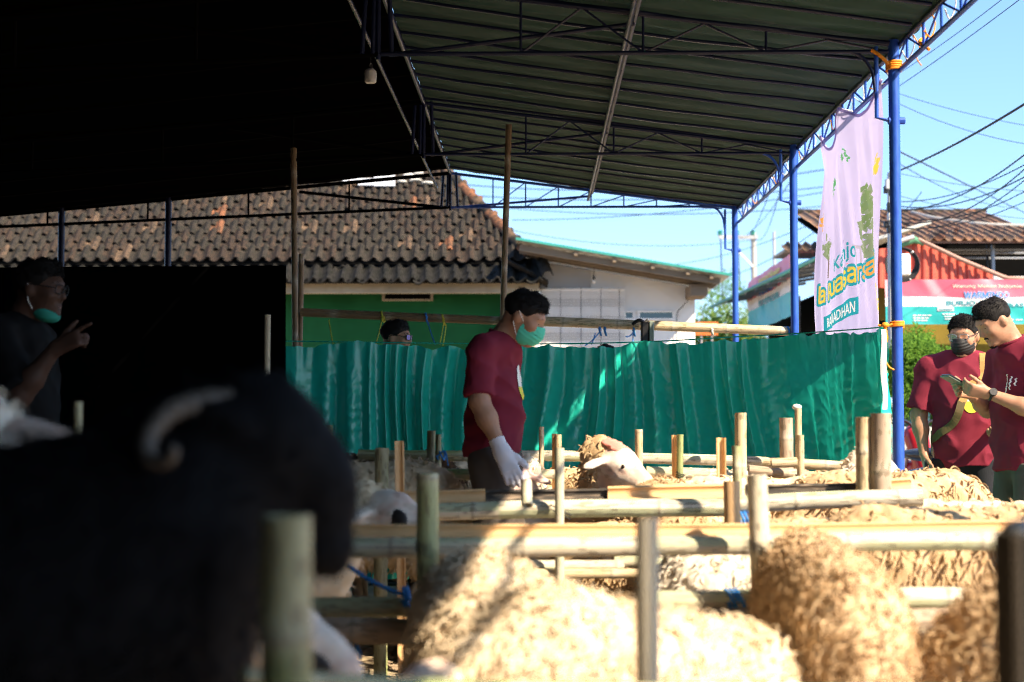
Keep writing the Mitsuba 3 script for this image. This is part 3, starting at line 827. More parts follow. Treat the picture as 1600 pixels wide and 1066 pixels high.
def tile_mesh(w=.232, L=.30, th=.022, seed=0):
    """One clay pantile: x across, y up the slope, z out."""
    x = np.linspace(0, w, 9)
    t = x / w
    z = np.where(t < .62, -.030 * np.sin(np.pi * t / .62), .042 * np.sin(np.pi * (t - .62) / .38))
    rg = np.random.default_rng(seed)
    z = z + rg.normal(0, .0015, 9)
    ye = .03 * np.sin(np.pi * t / .62) * (t < .62)
    lo = np.stack([x, -ye * .6, z], 1); hi = np.stack([x, x * 0 + L, z - .004], 1)
    fr = lo - [0, 0, th]
    v = np.vstack([hi, lo, lo, fr])
    return v, np.vstack([grid_faces(2, 9), grid_faces(2, 9) + 18])


def mat4(ex, ey, ez, o):
    m = np.eye(4); m[:3, 0], m[:3, 1], m[:3, 2], m[:3, 3] = ex, ey, ez, o
    return m


house = thing('tiled_house', 'green walled house with an old mossy clay pantile roof behind the curtain', 'house')
TM = [mikit.ply(tile_mesh(seed=i), None, smooth=40) for i in range(3)]
tiles = []
rg = np.random.default_rng(11)
def lay(x_lo, x_hi, o, slope, rows, cut, tone, pitch=.2, expo=.22, jit=1.0):
    ey = A(0, math.cos(slope), math.sin(slope)); ez = A(0, -math.sin(slope), math.cos(slope))
    for r_ in range(rows):
        s = r_ * expo
        xm_ = cut(s)
        n0 = int((xm_ - x_lo) / pitch)
        for k in range(n0):
            x = xm_ - (k + 1) * pitch + (.06 if r_ % 2 else 0) * 0
            q = A(x, o[1], o[2]) + ey * s + ez * (.002 * r_ + rg.normal(0, .004) * jit)
            a = rg.normal(0, .022) * jit; b = rg.normal(0, .02) * jit
            if rg.random() < .04:
                a += rg.normal(0, .10); q = q - ey * rg.uniform(0, .05)
            ex_ = unit(A(1, 0, 0) + ey * a + ez * b)
            ey_ = unit(ey + ez * (.085 + rg.normal(0, .012) * jit) - A(1, 0, 0) * a)
            ez_ = np.cross(ex_, ey_)
            tiles.append((mat4(ex_, ey_, ez_, q), tone(r_, k)))


def tone_up(r_, k):
    u = rg.random()
    return 'tile_grey' if u < .52 else 'tile_brown' if u < .91 else 'tile_tan' if u < .98 else 'tile_orange'


E0 = A(0, 20.0, P(800, 437, 20.0)[2])
SL1, SL2 = math.radians(27), math.radians(40)
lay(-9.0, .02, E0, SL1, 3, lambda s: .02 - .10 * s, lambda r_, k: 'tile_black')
E1 = A(0, 20.36, E0[2] + .34)
hipx = lambda s: -.17 - .55 * s
lay(-9.0, 0, E1, SL2, 12, hipx, tone_up)
cam2 = lambda m: (m[:3, 3] - CAM)
vis = sorted(tiles, key=lambda t: np.linalg.norm(cam2(t[0])))
inview = [t for t in vis if -8.3 < t[0][0, 3] and not (t[0][0, 3] < -3.2 and t[1] == 'tile_black')]
keep = inview[:300]
ids = {id(t) for t in keep}
rest = [t for t in tiles if id(t) not in ids]
def under(s, x, dz=-.06):
    return A(x, E1[1] + math.cos(SL2) * s, E1[2] + math.sin(SL2) * s + dz)
qv = np.array([under(.05, -9), under(.05, hipx(0)), under(2.55, hipx(2.55)), under(2.55, -9)])
roof = add('roof', (np.vstack([qv, qv - [0, 0, .05]]), np.array([[0, 1, 2, 3], [7, 6, 5, 4], [0, 4, 5, 1], [1, 5, 6, 2], [2, 6, 7, 3], [3, 7, 4, 0]])), 'dark', house)
add('eave_board', box((-4.52, 20.42, E0[2] + .17), (9.0, .9, .03), rot(0, 0, SL1)), 'dark', roof)
for i, (m, tn) in enumerate(keep):
    shape({**TM[i % 3], 'bsdf': {'type': 'ref', 'id': tn}, 'to_world': T(m)}, 'tile', roof)
for tn in sorted({t[1] for t in rest}):
    parts = []
    for i, (m, t_) in enumerate(rest):
        if t_ == tn:
            v, f = tile_mesh(seed=i % 3)
            parts.append((v @ m[:3, :3].T + m[:3, 3], f))
    add('tile_field', join(parts), tn, roof, smooth=40, kind='stuff')
# hip caps
for i in range(13):
    s = i * .215
    p0 = A(hipx(s) + .03, E1[1] + math.cos(SL2) * s, E1[2] + math.sin(SL2) * s + .035)
    s2 = s + .26
    p1 = A(hipx(s2) + .03, E1[1] + math.cos(SL2) * s2, E1[2] + math.sin(SL2) * s2 + .03)
    v, f = split(p0, p1, .085, (0, .3, -1), i, thick=.014, arc=math.pi * 1.0)
    add('hip_tile', (v, f), ['tile_orange', 'tile_grey', 'tile_tan', 'tile_orange'][i % 4], roof, smooth=50)
# skirt tiles that turn the right corner
for r_ in range(3):
    for k in range(8):
        ey = A(-math.cos(SL1), 0, math.sin(SL1)); ez = A(math.sin(SL1), 0, math.cos(SL1))
        q = A(.12, 20.02 + k * .2, E0[2] - .03) + ey * (.22 * r_) + ez * (.004 * r_)
        shape({**TM[(r_ + k) % 3], 'bsdf': {'type': 'ref', 'id': 'tile_grey'}, 'to_world': T(mat4(A(0, 1, 0), unit(ey + ez * .05), ez, q))}, 'corner_tile', roof)
for i in range(3):
    s = i * .2
    p0 = A(.12 - .12 * s, 20.0 + s * .9, E0[2] + .05 + s * .45); p1 = A(.10 - .12 * (s + .26), 20.0 + (s + .26) * .9, E0[2] + .06 + (s + .24) * .45)
    add('hip_tile', split(p0, p1, .085, (0, .3, -1), i, thick=.014, arc=math.pi), 'tile_grey', roof, smooth=50)
# patches of sheet and cement near the ridge
mat('zinc', pr(proc(lambda p, n, uv: mix((.42, .45, .50), (.55, .58, .62), fb(p.x * 6, p.y * 6, p.z * 6))), .5, metallic=.2))
mat('cement', pr(proc(lambda p, n, uv: mix((.50, .50, .47), (.34, .34, .32), fb(p.x * 12, p.y * 12, p.z * 12))), .9))
def on_roof(px, py):
    """Point of the upper roof plane seen there."""
    d = P(px, py, 1.0) - CAM; d = P(px, py, 1.0) - CAM
    n_ = A(0, -math.sin(SL2), math.cos(SL2))
    t = ((E1 - CAM) @ n_) / (d @ n_)
    return CAM + d * t
for i, (x0, y0, x1, y1) in enumerate(((536, 279, 560, 292), (560, 285, 590, 296), (585, 269, 618, 297))):
    q = [on_roof(x0, y1), on_roof(x1, y1), on_roof(x1, y0), on_roof(x0, y0)]
    up_ = A(0, -math.sin(SL2), math.cos(SL2))
    v = np.vstack([np.array(q) + up_ * .075, np.array(q) + up_ * .06])
    add('metal_sheet', (v, np.array([[0, 1, 2, 3], [7, 6, 5, 4], [0, 4, 5, 1], [1, 5, 6, 2], [2, 6, 7, 3], [3, 7, 4, 0]])), 'zinc', roof)
for px, py, r_ in ((640, 281, .07), (650, 288, .06), (655, 276, .05), (628, 290, .05), (668, 292, .06)):
    v, f = ico(on_roof(px, py) + (0, -.05, .05), (r_ * 1.6, r_, r_ * .6), 2)
    v += .03 * (meshkit.noise(v * 14, 3)[:, None] - .5)
    add('cement_patch', (v, f), 'cement', roof, smooth=40)
# walls, fascia, vent
def wall_mat(name, a, b):
    mat(name, pr(proc(lambda p, n, uv: mix(mix(a, b, ss(.3, .7, fb(p.x * 1.7, p.z * 1.7, p.y))), [x * .75 for x in b], .35 * ss(.5, .8, fb(p.x * 7, p.z * 2.2, p.y * 3)))), .85, spec=.2))
wall_mat('wall_green', (.007, .08, .024), (.011, .10, .033))
wall_mat('wall_white', (.80, .80, .78), (.75, .75, .74))
wall_mat('wall_cream', (.40, .36, .28), (.31, .28, .22))
wall_mat('wall_olive', (.22, .17, .03), (.18, .14, .03))
add('wall', box((-4.6, 21.12, 1.4), (9.1, .18, 3.1)), 'wall_green', house)
zf0, zf1 = P(600, 457, 19.98)[2], P(600, 441, 19.98)[2]
add('fascia', box((-4.62, 20.36, (zf0 + zf1) / 2 + .02), (9.24, .09, (zf1 - zf0) * 1.1), None, .008), 'wall_cream', house)
add('corner_pillar', box((P(822, 500, 20.4)[0] + .05, 20.40, 1.42), (.16, .20, 3.05), None, .01), 'wall_cream', house)
q = P(637, 463, 21.0)
wn = add('vent_opening', box((q[0], 21.023, q[2]), (.66, .02, .085)), 'dark', house)
for dx, dz, sx, sz in ((0, .055, .76, .03), (0, -.055, .76, .03), (-.36, 0, .04, .09), (.36, 0, .04, .09)):
    add('frame', box((q[0] + dx, 21.0, q[2] + dz), (sx, .05, sz), None, .004), 'wall_cream', wn)

# ------------------------------------------------------------------ white lean-to house
wh = thing('white_house', 'white walled lean-to house with a sloping sheet roof beside the tiled house', 'house')
xa, xb = P(845, 500, 20.7)[0], P(1086, 500, 20.7)[0]
rl, rr_ = P(806, 377, 19.7), P(1143, 434, 19.7)
rs = (rr_[2] - rl[2]) / (rr_[0] - rl[0])
zroof = lambda x: rl[2] + rs * (x - rl[0])
v, f = extrude([(xa, -.1), (xb, -.1), (xb, zroof(xb) - .12), (xa, zroof(xa) - .12)], .16)
add('wall', (v + [0, 20.7, 0], f), 'wall_white', wh)
add('side_wall', box((xb - .08, 22.3, 1.2), (.15, 3.0, 2.6)), 'wall_white', wh)
# corrugated roof sheet
nx, ny = 150, 6
u = np.linspace(rl[0], rr_[0], nx); yy = np.linspace(19.7, 23.2, ny)
U, Yg = np.meshgrid(u, yy, indexing='ij')
Zt = zroof(U) + .02 * np.sin(U * 2 * np.pi / .076 * .5) * .5
top = np.stack([U, Yg, Zt + .03], -1).reshape(-1, 3)
mat('roof_sheet_grey', pr((.45, .47, .45), .6, two=True))
add('roof_sheet', (top, grid_faces(nx, ny)), 'roof_sheet_grey', wh, smooth=True)
mat('teal_paint', pr((.03, .26, .22), .5))
R_ = rot(0, -math.atan(rs))
mid = (rl + rr_) / 2
add('roof_edge', box(mid + (0, -.02, .035), (np.linalg.norm(rr_ - rl), .03, .035), R_), 'teal_paint', wh)
mat('timber', pr(proc(lambda p, n, uv: mix((.22, .17, .12), (.12, .095, .07), fb(p.x * 3, p.y * 3, p.z * 50))), .8))
for y in (19.82, 20.2, 20.5):
    add('purlin', box(mid + (-.05, y - 19.7, -.06), (np.linalg.norm(rr_ - rl) - .2, .06, .09), R_), 'timber', wh)
for px in (900, 960, 1020, 1075, 1112):
    q = P(px, 400, 19.7)
    add('rafter', box((q[0], 20.25, zroof(q[0]) - .035), (.05, 1.1, .05)), 'timber', wh)
e = P(1086, 446, 20.1)
add('beam_end', box((P(1088, 400, 20.3)[0], 20.35, zroof(P(1088, 400, 20.3)[0]) - .22), (.24, .75, .16)), 'timber', wh)
mat('panel_grey', pr((.42, .42, .42), .8))
pa, pb = P(846, 404, 20.66), P(923, 452, 20.66)
v, f = extrude([(pa[0], pb[2]), (pb[0], pb[2]), (pb[0], zroof(pb[0]) - .14), (pa[0], zroof(pa[0]) - .14)], .03)
add('grey_panel', (v + [0, 20.655, 0], f), 'panel_grey', wh)
for x0, x1 in ((976, 990), (998, 1052)):
    a, b = P(x0, 487, 20.69), P(x1, 499, 20.69)
    w_ = add('window', box(((a[0] + b[0]) / 2, 20.69, (a[2] + b[2]) / 2), (b[0] - a[0], .025, a[2] - b[2])), 'glass_dark', wh)
    for zz in (a[2], b[2]):
        add('frame', box(((a[0] + b[0]) / 2, 20.675, zz), (b[0] - a[0] + .06, .05, .03), None, .004), 'white_paint', w_)
    for x_ in (a[0], b[0]):
        add('frame', box((x_, 20.675, (a[2] + b[2]) / 2), (.03, .05, a[2] - b[2] - .035), None, .004), 'white_paint', w_)
for zz in (P(1000, 483, 20.6)[2], P(1000, 503, 20.6)[2], P(1000, 512, 20.6)[2]):
    add('ledge', box(((P(975, 500, 20.68)[0] + P(1058, 500, 20.68)[0]) / 2, 20.685, zz), (P(1058, 500, 20.68)[0] - P(975, 500, 20.68)[0], .03, .014)), 'white_paint', wh)
bl = thing('bamboo_blind', 'pale slatted roll blind hanging on the white house wall', 'blind')
za, zb_ = P(900, 455, 20.5)[2], P(900, 545, 20.5)[2]
x0, x1 = P(834, 500, 20.55)[0], P(976, 500, 20.55)[0]
mat('blind_slat', pr((.68, .67, .65), .7)); mat('blind_slat_dim', pr((.52, .51, .49), .7))
sl_ = [mikit.ply(box((0, 0, 0), (x1 - x0, .008, .032)), 'blind_slat'), mikit.ply(box((0, 0, 0), (x1 - x0, .008, .029)), 'blind_slat_dim')]
for i, zz in enumerate(np.arange(za, zb_, -.041)):
    shape({**sl_[(i * 7 // 3) % 2], 'to_world': T().translate([(x0 + x1) / 2, 20.55 + .004 * math.sin(i * 1.3), float(zz)]).rotate([0, 0, 1], .12 * math.sin(i * 2.1)).rotate([0, 1, 0], .12 * math.sin(i * .9))}, 'slat', bl)
add('head_rail', bar((x0, 20.55, za + .03), (x1, 20.55, za + .03), .018), 'blind_slat', bl)
for px in (846, 876, 908, 939, 968):
    xx = P(px, 500, 20.53)[0]
    add('cord', bar((xx, 20.535, za + .05), (xx, 20.535, zb_), .0035, 6), 'wire', bl)
wl = thing('wall_lamp', 'bare bulb on a short cable under the white house eave', 'lamp')
q = P(928, 440, 20.4)
add('cable', bar(q + (0, 0, .06), P(928, 405, 20.4), .006, 6), 'wire', wl); add('bulb', ico(q, (.025, .025, .035), 2), 'white_plastic', wl, smooth=True); add('socket', bar(q + (0, 0, .03), q + (0, 0, .08), .018), 'black_plastic', wl)
wc = [P(1084, 447, 20.65), P(1078, 465, 20.65), P(1066, 480, 20.66), P(1058, 492, 20.66), P(1057, 540, 20.66)]
solo('wall_cable', 'thin black cable running down the white wall near its right corner', 'cable', sweep(smooth_path(wc, 5), .006, 6), 'wire')

# ------------------------------------------------------------------ sign
mat('sign_orange', pr((.62, .14, .03), .6))
sg = thing('village_sign', 'small orange sign with white capitals between the white house and the trees', 'sign')
a, b = P(1087, 503, 24), P(1122, 524, 24)
add('board', box(((a[0] + b[0]) / 2, 24, (a[2] + b[2]) / 2), (b[0] - a[0], .03, a[2] - b[2])), 'sign_orange', sg)
def letters(name, text, h, o, ex, ey, m, parent, width=None, depth=.003, bend=None, label=None):
    tm = text_mesh(text, 1.0, .001, bold=h > .05)
    v = np.array(tm.vertices)
    v[:, 0] -= v[:, 0].min()
    sx = h if width is None else width / v[:, 0].max()
    ez = np.cross(ex, ey)
    if bend is not None:
        tm = tm.subdivide_to_size(.35); v = np.array(tm.vertices); v[:, 0] -= v[:, 0].min(); sx = h if width is None else width / v[:, 0].max()
    w = np.asarray(o) + v[:, :1] * sx * ex + v[:, 1:2] * h * ey + v[:, 2:3] * 1000 * depth * ez
    if bend is not None:
        w = bend(w)
    return add(name, (w, np.array(tm.faces)), m, parent, label=label)
letters('lettering', 'DUKUH', .085, P(1090, 514, 23.97), A(1, 0, 0), A(0, 0, 1), 'white_paint', sg, width=(b[0] - a[0]) * .84)
add('leg', bar((a[0] + .1, 24.02, -.05), (a[0] + .1, 24.02, b[2]), .02), 'grey_steel', sg); add('leg', bar((b[0] - .1, 24.02, -.05), (b[0] - .1, 24.02, b[2]), .02), 'grey_steel', sg)

# ------------------------------------------------------------------ purple banner on the eave
pb_ = thing('purple_banner', 'tall lilac cloth banner hanging from the blue tent eave beside the post', 'banner')
ya_, yb_ = 8.72, 7.12
XB = XE - .01
def ban_xyz(u, w):
    """u 0..1 from far to near edge, w 0..1 from top to bottom, on the cloth."""
    u = np.asarray(u, float); w = np.asarray(w, float)
    y = ya_ + (yb_ - ya_) * u
    ztop = 2.80 - .10 * np.sin(np.pi * u * 1.0) ** 2 * 0 - .16 * np.abs(np.sin(np.pi * (u / .52))) * (1 - .4 * u)
    zbot = 1.50
    z = ztop + (zbot - ztop) * w
    q = np.stack([y * 3.2 + .4 * w, w * 1.2, w * 0], -1)
    fold = .09 * (meshkit.noise(q * [1, 1, 1], 21) - .5) + .035 * (meshkit.noise(q * [3.2, 1.4, 1], 22) - .5)
    pull = .05 * np.exp(-((u - .5) / .10) ** 2) * np.exp(-w * 2.2)
    y = y + (.07 * (1 - u) - .05 * u) * np.sin(np.pi * np.clip(w * 1.0, 0, 1)) * .8
    return np.stack([XB + fold * np.clip(w * 6, .3, 1) - pull, y, z], -1)
def lilac(p, n, uv):
    c = mix((.50, .45, .78), (.62, .58, .86), fb(p.y * 1.2, p.z * 1.2, 0.0))
    return c
mat('lilac_cloth', {'type': 'principledthin', 'base_color': proc(lilac), 'roughness': .7, 'diff_trans': 1.0})
def thin(name, c):
    mat(name, {'type': 'principledthin', 'base_color': {'type': 'rgb', 'value': list(c)}, 'roughness': .7, 'diff_trans': .9})
thin('print_teal', (.03, .36, .46)); thin('print_yellow', (.80, .62, .10)); thin('print_orange', (.85, .42, .10)); thin('print_leaf', (.26, .34, .22)); thin('print_leaf2', (.20, .30, .14)); thin('print_green', (.12, .42, .18)); thin('print_white', (.8, .8, .85)); thin('print_wood', (.25, .2, .22)); thin('print_grey', (.50, .46, .60))
import shapely
from shapely.geometry import Polygon, Point, MultiPolygon
LAYERS = []      # (name, region of the cloth in (u, w), dye), topmost first: the cloth is one sheet, dyed region by region


def ban_text(text, u0, w0, du, hw, m, slant=0.0, grow=0.0, name='lettering'):
    tm = text_mesh(text, 1.0, .001, bold=True)
    v, f = np.array(tm.vertices), np.array(tm.faces)
    f = f[(v[:, 2] > .0005)[f].all(1)]
    v[:, 0] = (v[:, 0] - v[:, 0].min()) / np.ptp(v[:, 0])
    q = np.stack([u0 + du * v[:, 0], w0 - hw * v[:, 1] - slant * v[:, 0]], 1)
    g = shapely.union_all([Polygon(q[t]).buffer(1e-5) for t in f])
    LAYERS.append((name, g.buffer(grow) if grow else g, m))


def blob(cx, cy, rx_, ry_, n, m, seed, size=.02, name='printed_tree'):
    r_ = np.random.default_rng(seed)
    ps = []
    for i in range(n):
        a, q = r_.uniform(0, 6.28), math.sqrt(r_.random())
        c = np.array([cx + rx_ * q * math.cos(a), cy + ry_ * q * math.sin(a)])
        an = np.sort(r_.uniform(0, 6.28, 7))
        rr = size * r_.uniform(.5, 1.2, 7)
        ps.append(Polygon(c + np.stack([np.cos(an) * rr * 1.5, np.sin(an) * rr], 1)).buffer(0))
    LAYERS.append((name, shapely.union_all(ps), m))


def quad_print(u0, w0, u1, w1, m, name='printed_panel', slant=0.0):
    LAYERS.append((name, Polygon([(u0, w0), (u1, w0 - slant), (u1, w1 - slant), (u0, w1)]), m))


ban_text('Kanjo', .36, .655, .22, .06, 'print_teal', .02)
ban_text('Ba Puasa', .05, .790, .52, .085, 'print_yellow', .045); ban_text('rsan', .60, .742, .33, .080, 'print_orange', .03)
LAYERS.append(('letter_shadow', shapely.union_all([LAYERS[-1][1].buffer(.013), LAYERS[-2][1].buffer(.013)]), 'print_teal'))
ban_text('RAMADHAN', .20, .912, .36, .045, 'print_white', .036); quad_print(.17, .855, .60, .93, 'print_teal', 'printed_panel', .045)
blob(.75, .42, .05, .10, 34, 'print_leaf2', 2, .018); blob(.77, .50, .11, .15, 70, 'print_leaf', 1, .024); blob(.24, .52, .05, .05, 18, 'print_leaf2', 6, .012); blob(.22, .50, .09, .065, 36, 'print_leaf', 3, .02)
quad_print(.215, .55, .235, .66, 'print_wood', 'printed_trunk'); quad_print(.26, .55, .275, .64, 'print_wood', 'printed_trunk')
blob(.35, .245, .025, .035, 10, 'print_green', 4, .012, 'printed_leaf'); blob(.54, .20, .04, .03, 10, 'print_green', 5, .010, 'printed_leaf')
blob(.93, .30, .03, .035, 14, 'print_yellow', 7, .016, 'printed_flower'); blob(.08, .32, .03, .05, 10, 'print_yellow', 8, .013, 'printed_flower'); blob(.06, .40, .04, .03, 14, 'print_orange', 9, .015, 'printed_flower')
blob(.93, .84, .03, .06, 16, 'print_yellow', 10, .02, 'printed_leaf'); blob(.10, .95, .03, .03, 8, 'print_yellow', 11, .016, 'printed_leaf')
for i in range(4):
    quad_print(.58 + .06 * i, .60, .60 + .06 * i, .68, 'print_grey', 'printed_arch')
quad_print(.55, .585, .86, .60, 'print_grey', 'printed_arch')
LAYERS.append(('cloth', Polygon([(0, 0), (1, 0), (1, 1), (0, 1)]), 'lilac_cloth'))
taken, sheet = None, Polygon([(0, 0), (1, 0), (1, 1), (0, 1)])
for name, g, m in LAYERS:
    g = g.intersection(sheet)
    if name == 'cloth':
        g = shapely.union_all([g.intersection(shapely.box(i / 12, j / 16, (i + 1) / 12, (j + 1) / 16)) for i in range(1) for j in range(1)] + [g])
    full = g
    if taken is not None:
        g = g.difference(taken)
    parts, isl = [], []
    if name == 'cloth':
        big = max(g.geoms, key=lambda q_: q_.area) if hasattr(g, 'geoms') else g
    cells = [g] if name != 'cloth' else [g.intersection(shapely.box(i / 14, j / 18, (i + 1) / 14, (j + 1) / 18)) for i in range(14) for j in range(18)]
    for c_ in cells:
        for pg in getattr(c_, 'geoms', [c_]):
            if name == 'cloth' and not big.buffer(1e-6).covers(pg):
                isl.append(pg)
                continue
            if pg.geom_type == 'Polygon' and pg.area > 1e-6:
                v, f = trimesh.creation.triangulate_polygon(pg, engine='earcut')
                tm = trimesh.Trimesh(np.hstack([v, v[:, :1] * 0]), f, process=False).subdivide_to_size(.03, max_iter=12)
                parts.append((np.array(tm.vertices), np.array(tm.faces)))
    taken = full if taken is None else taken.union(full)
    v, f = join(parts)
    for pg in isl:
        if pg.geom_type == 'Polygon' and pg.area > 1e-6:
            iv, if_ = trimesh.creation.triangulate_polygon(pg, engine='earcut')
            add('letter_counter', (ban_xyz(iv[:, 0], iv[:, 1]), if_), m, pb_)
    # normals from the cloth itself, so that neighbouring dyes meet without a seam
    e_ = 1e-3
    xyz = ban_xyz(v[:, 0], v[:, 1])
    nrm_ = unit(np.cross(ban_xyz(v[:, 0] + e_, v[:, 1]) - xyz, ban_xyz(v[:, 0], v[:, 1] + e_) - xyz))
    path = meshkit.write_ply((xyz, f), False, normals=nrm_)
    shape({'type': 'ply', 'filename': path, 'face_normals': False, 'bsdf': {'type': 'ref', 'id': m}}, name, pb_)
add('hem', sweep(ban_xyz(np.linspace(0, 1, 30), np.zeros(30)) + A(0, 0, .0), .008, 6), 'lilac_cloth', pb_, smooth=True)
for u in (0.0, .52, .97):
    q = ban_xyz(A(u), A(0.0))[0]
    add('string', bar(q, (XE + .03, q[1], zl), .004, 5), 'white_plastic', pb_)

# ------------------------------------------------------------------ shop on the right
shop = thing('corner_shop', 'corner shop with a red corrugated gable and a dark open terrace under clay tiles', 'shop')
YS = 20.2
mat('red_sheet', pr(proc(lambda p, n, uv: mix((.55, .11, .07), (.44, .085, .06), fb(p.x * 5, p.z * 5, 0.0))), .55))
gpoly = [P(1300, 437, YS), P(1300, 400, YS), P(1395, 386, YS), P(1434, 377, YS), P(1552, 428, YS), P(1552, 440, YS)]
xs_ = np.linspace(gpoly[0][0], gpoly[-1][0], 160)
ztop = np.interp(xs_, [g[0] for g in gpoly[1:5]], [g[2] for g in gpoly[1:5]])
zlow = P(1400, 450, YS)[2]
corr = .035 * np.clip(np.sin(xs_ * 2 * np.pi / .125) * 3, -1, 1)
v = np.concatenate([np.stack([xs_, YS + corr * .5, xs_ * 0 + zlow], 1), np.stack([xs_, YS + corr * .5, ztop], 1)])
f = grid_faces(2, 160)
add('gable_sheet', (np.vstack([v, v + [0, .02, 0]]), np.vstack([f[:, ::-1], f + 320])), 'red_sheet', shop, smooth=30)
mat('rust_pipe', pr((.33, .20, .16), .6))
add('gable_pipe', sweep([P(1434, 374, YS - .1), P(1500, 405, YS - .1), P(1566, 432, YS - .1), P(1575, 435, YS - .1), P(1640, 438, YS - .1)], .032, 8), 'rust_pipe', shop, smooth=60)
mat('green_cap', pr((.10, .30, .18), .6))
add('ridge_cap', sweep([P(1405, 385, YS - .08), P(1428, 374, YS - .08), P(1444, 381, YS - .08)], [.03, .06, .03], 8), 'green_cap', shop, smooth=60)
add('ridge_roll', sweep([P(1396, 380, YS - .2), P(1428, 370, YS - .2)], .035, 10), 'galvanised', shop, smooth=60)
add('white_panel', box(P(1576, 438, YS + .1), (.42, .04, .11)), 'white_paint', shop)
# terrace: floor, back wall, posts, beams
def slab(name, px0, py0, px1, py1, Y, depth, m, bev=0):
    a, b = P(px0, py0, Y), P(px1, py1, Y)
    return add(name, box(((a[0] + b[0]) / 2, Y + depth / 2, (a[2] + b[2]) / 2), (b[0] - a[0], depth, abs(a[2] - b[2])), None, bev), m, shop)
YR = 23.5
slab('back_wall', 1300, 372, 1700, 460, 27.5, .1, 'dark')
slab('lintel_board', 1424, 375, 1660, 381, YR, .05, 'rust_pipe')
slab('post', 1550, 380, 1555, 436, YR + .3, .07, 'grey_steel'); slab('post', 1542, 380, 1546, 436, YR + 1.5, .06, 'black_plastic')
for py in (389, 394, 402):
    slab('beam', 1440, py, 1680, py + 2.4, YR + (py - 385) * .12, .05, 'grey_steel')
slab('upper_wall', 1300, 437, 1700, 500, 20.6, .1, 'wall_olive')
slab('shop_wall', 1297, 495, 1700, 800, 21.4, .1, 'wall_olive')
# its tiled roof
RS = math.atan((P(1500, 338, 27.0)[2] - P(1500, 379, YR)[2]) / (27.0 - YR))
pt = .165
xl, xr = P(1278, 380, YR)[0] + .25, P(1640, 380, YR)[0]
z0 = P(1500, 379, YR)[2]
tl_ = {'tile_clay': [], 'tile_orange': [], 'tile_tan': [], 'tile_clay_dull': []}
rg = np.random.default_rng(3)
ey = A(0, math.cos(RS), math.sin(RS)); ez = A(0, -math.sin(RS), math.cos(RS))
tv = [tile_mesh(pt * 1.16, .34, .012, i) for i in range(3)]
nrow = int((27.0 - YR) / math.cos(RS) / .25) + 1
for r_ in range(nrow):
    for k in range(int((xr - xl) / pt)):
        q = A(xl + k * pt - .08 * r_ * 0, YR - .1, z0 + .02) + ey * (.25 * r_) + ez * (rg.normal(0, .005) + .03)
        u = rg.random()
        tn = 'tile_clay_dull' if u < .5 else 'tile_clay' if u < .9 else 'tile_tan' if u < .95 else 'tile_orange'
        v, f = tv[(r_ + k) % 3]
        M_ = np.stack([A(1, 0, 0), unit(ey + ez * .04), ez], 1)
        tl_[tn].append((v @ M_.T + q, f))
srf = add('roof', box(((xl + xr) / 2, (YR + 27.0) / 2, (z0 + z0 + (27.0 - YR) * math.tan(RS)) / 2 - .03), (xr - xl, (27.0 - YR) / math.cos(RS), .03), np.array([[1, 0, 0], [0, math.cos(RS), -math.sin(RS)], [0, math.sin(RS), math.cos(RS)]])), 'dark', shop)
for tn, parts in tl_.items():
    add('tile_field', join(parts), tn, srf, smooth=40, kind='stuff')
zr_ = z0 + (27.0 - YR) * math.tan(RS)
for i, x in enumerate(np.arange(xl, xr, .2)):
    add('ridge_tile', split((x, 27.0, zr_ + .06), (x + .215, 27.0, zr_ + .055 + .006 * math.sin(i * 3)), .085, (0, 0, -1), i, thick=.012), 'tile_orange' if i % 7 == 2 else 'tile_grey', srf, smooth=50)
add('cement_seam', sweep(smooth_path([A(P(1425, 341, 26.7)[0], 26.7, zr_ + .03), *[A(P(px, 350, y)[0], y, z0 + (y - YR + .1) * math.tan(RS) + .09) for px, y in ((1450, 26.0), (1490, 25.4), (1540, 24.9), (1620, 24.6))]], 6), .04, 6), 'cement', srf, smooth=60)
# lower left eave pieces of the same roof
slab('side_eave', 1226, 389, 1300, 393, 24.5, 1.2, 'wall_cream')
lt = []
for k in range(9):
    for r_ in range(2):
        v, f = tv[k % 3]
        M_ = np.stack([A(1, 0, 0), unit(ey + ez * .04), ez], 1)
        lt.append((v * 1.0 @ M_.T + A(P(1224, 390, 24.4)[0] + k * pt * .95, 24.3, P(1224, 390, 24.4)[2]) + ey * .25 * r_, f))
add('side_tiles', join(lt), 'tile_tan', srf, smooth=40, kind='stuff')
# street side: long wall facing the road with its lean-to roof
xw = 4.3
e0, e1 = A(3.75, 31, P(1160, 478, 31)[2]), A(4.05, 20.5, P(1310, 398, 20.5)[2])
q = np.array([e0, e1, e1 + (1.6, 0, .5), e0 + (1.6, 0, .5)])
v = np.vstack([q, q - [0, 0, .05]])
add('awning', (v, np.array([[0, 1, 2, 3], [7, 6, 5, 4], [0, 4, 5, 1], [1, 5, 6, 2], [2, 6, 7, 3], [3, 7, 4, 0]])), 'roof_sheet_grey', shop)
add('awning_edge', sweep([e0 + (0, 0, -.03), e1 + (0, 0, -.03)], .035, 6), 'teal_paint', shop)
add('street_wall', box((xw + .75, 25.8, 1.1), (.1, 10.4, 2.2)), 'wall_olive', shop)
add('street_wall_upper', box((xw + .75, 25.8, 2.7), (.1, 10.4, 1.0)), 'dark', shop)
add('awning_post', bar((4.28, 23.6, -.05), (4.28, 23.6, 3.0), .05), 'grey_steel', shop, smooth=50)
for y in np.arange(21.2, 30, 1.1):
    zz = np.interp(y, [20.5, 31], [e1[2], e0[2]])
    add('awning_rib', bar((np.interp(y, [20.5, 31], [e1[0], e0[0]]), y, zz - .07), (xw + .7, y, zz + .12), .03, 6), 'grey_steel', shop)

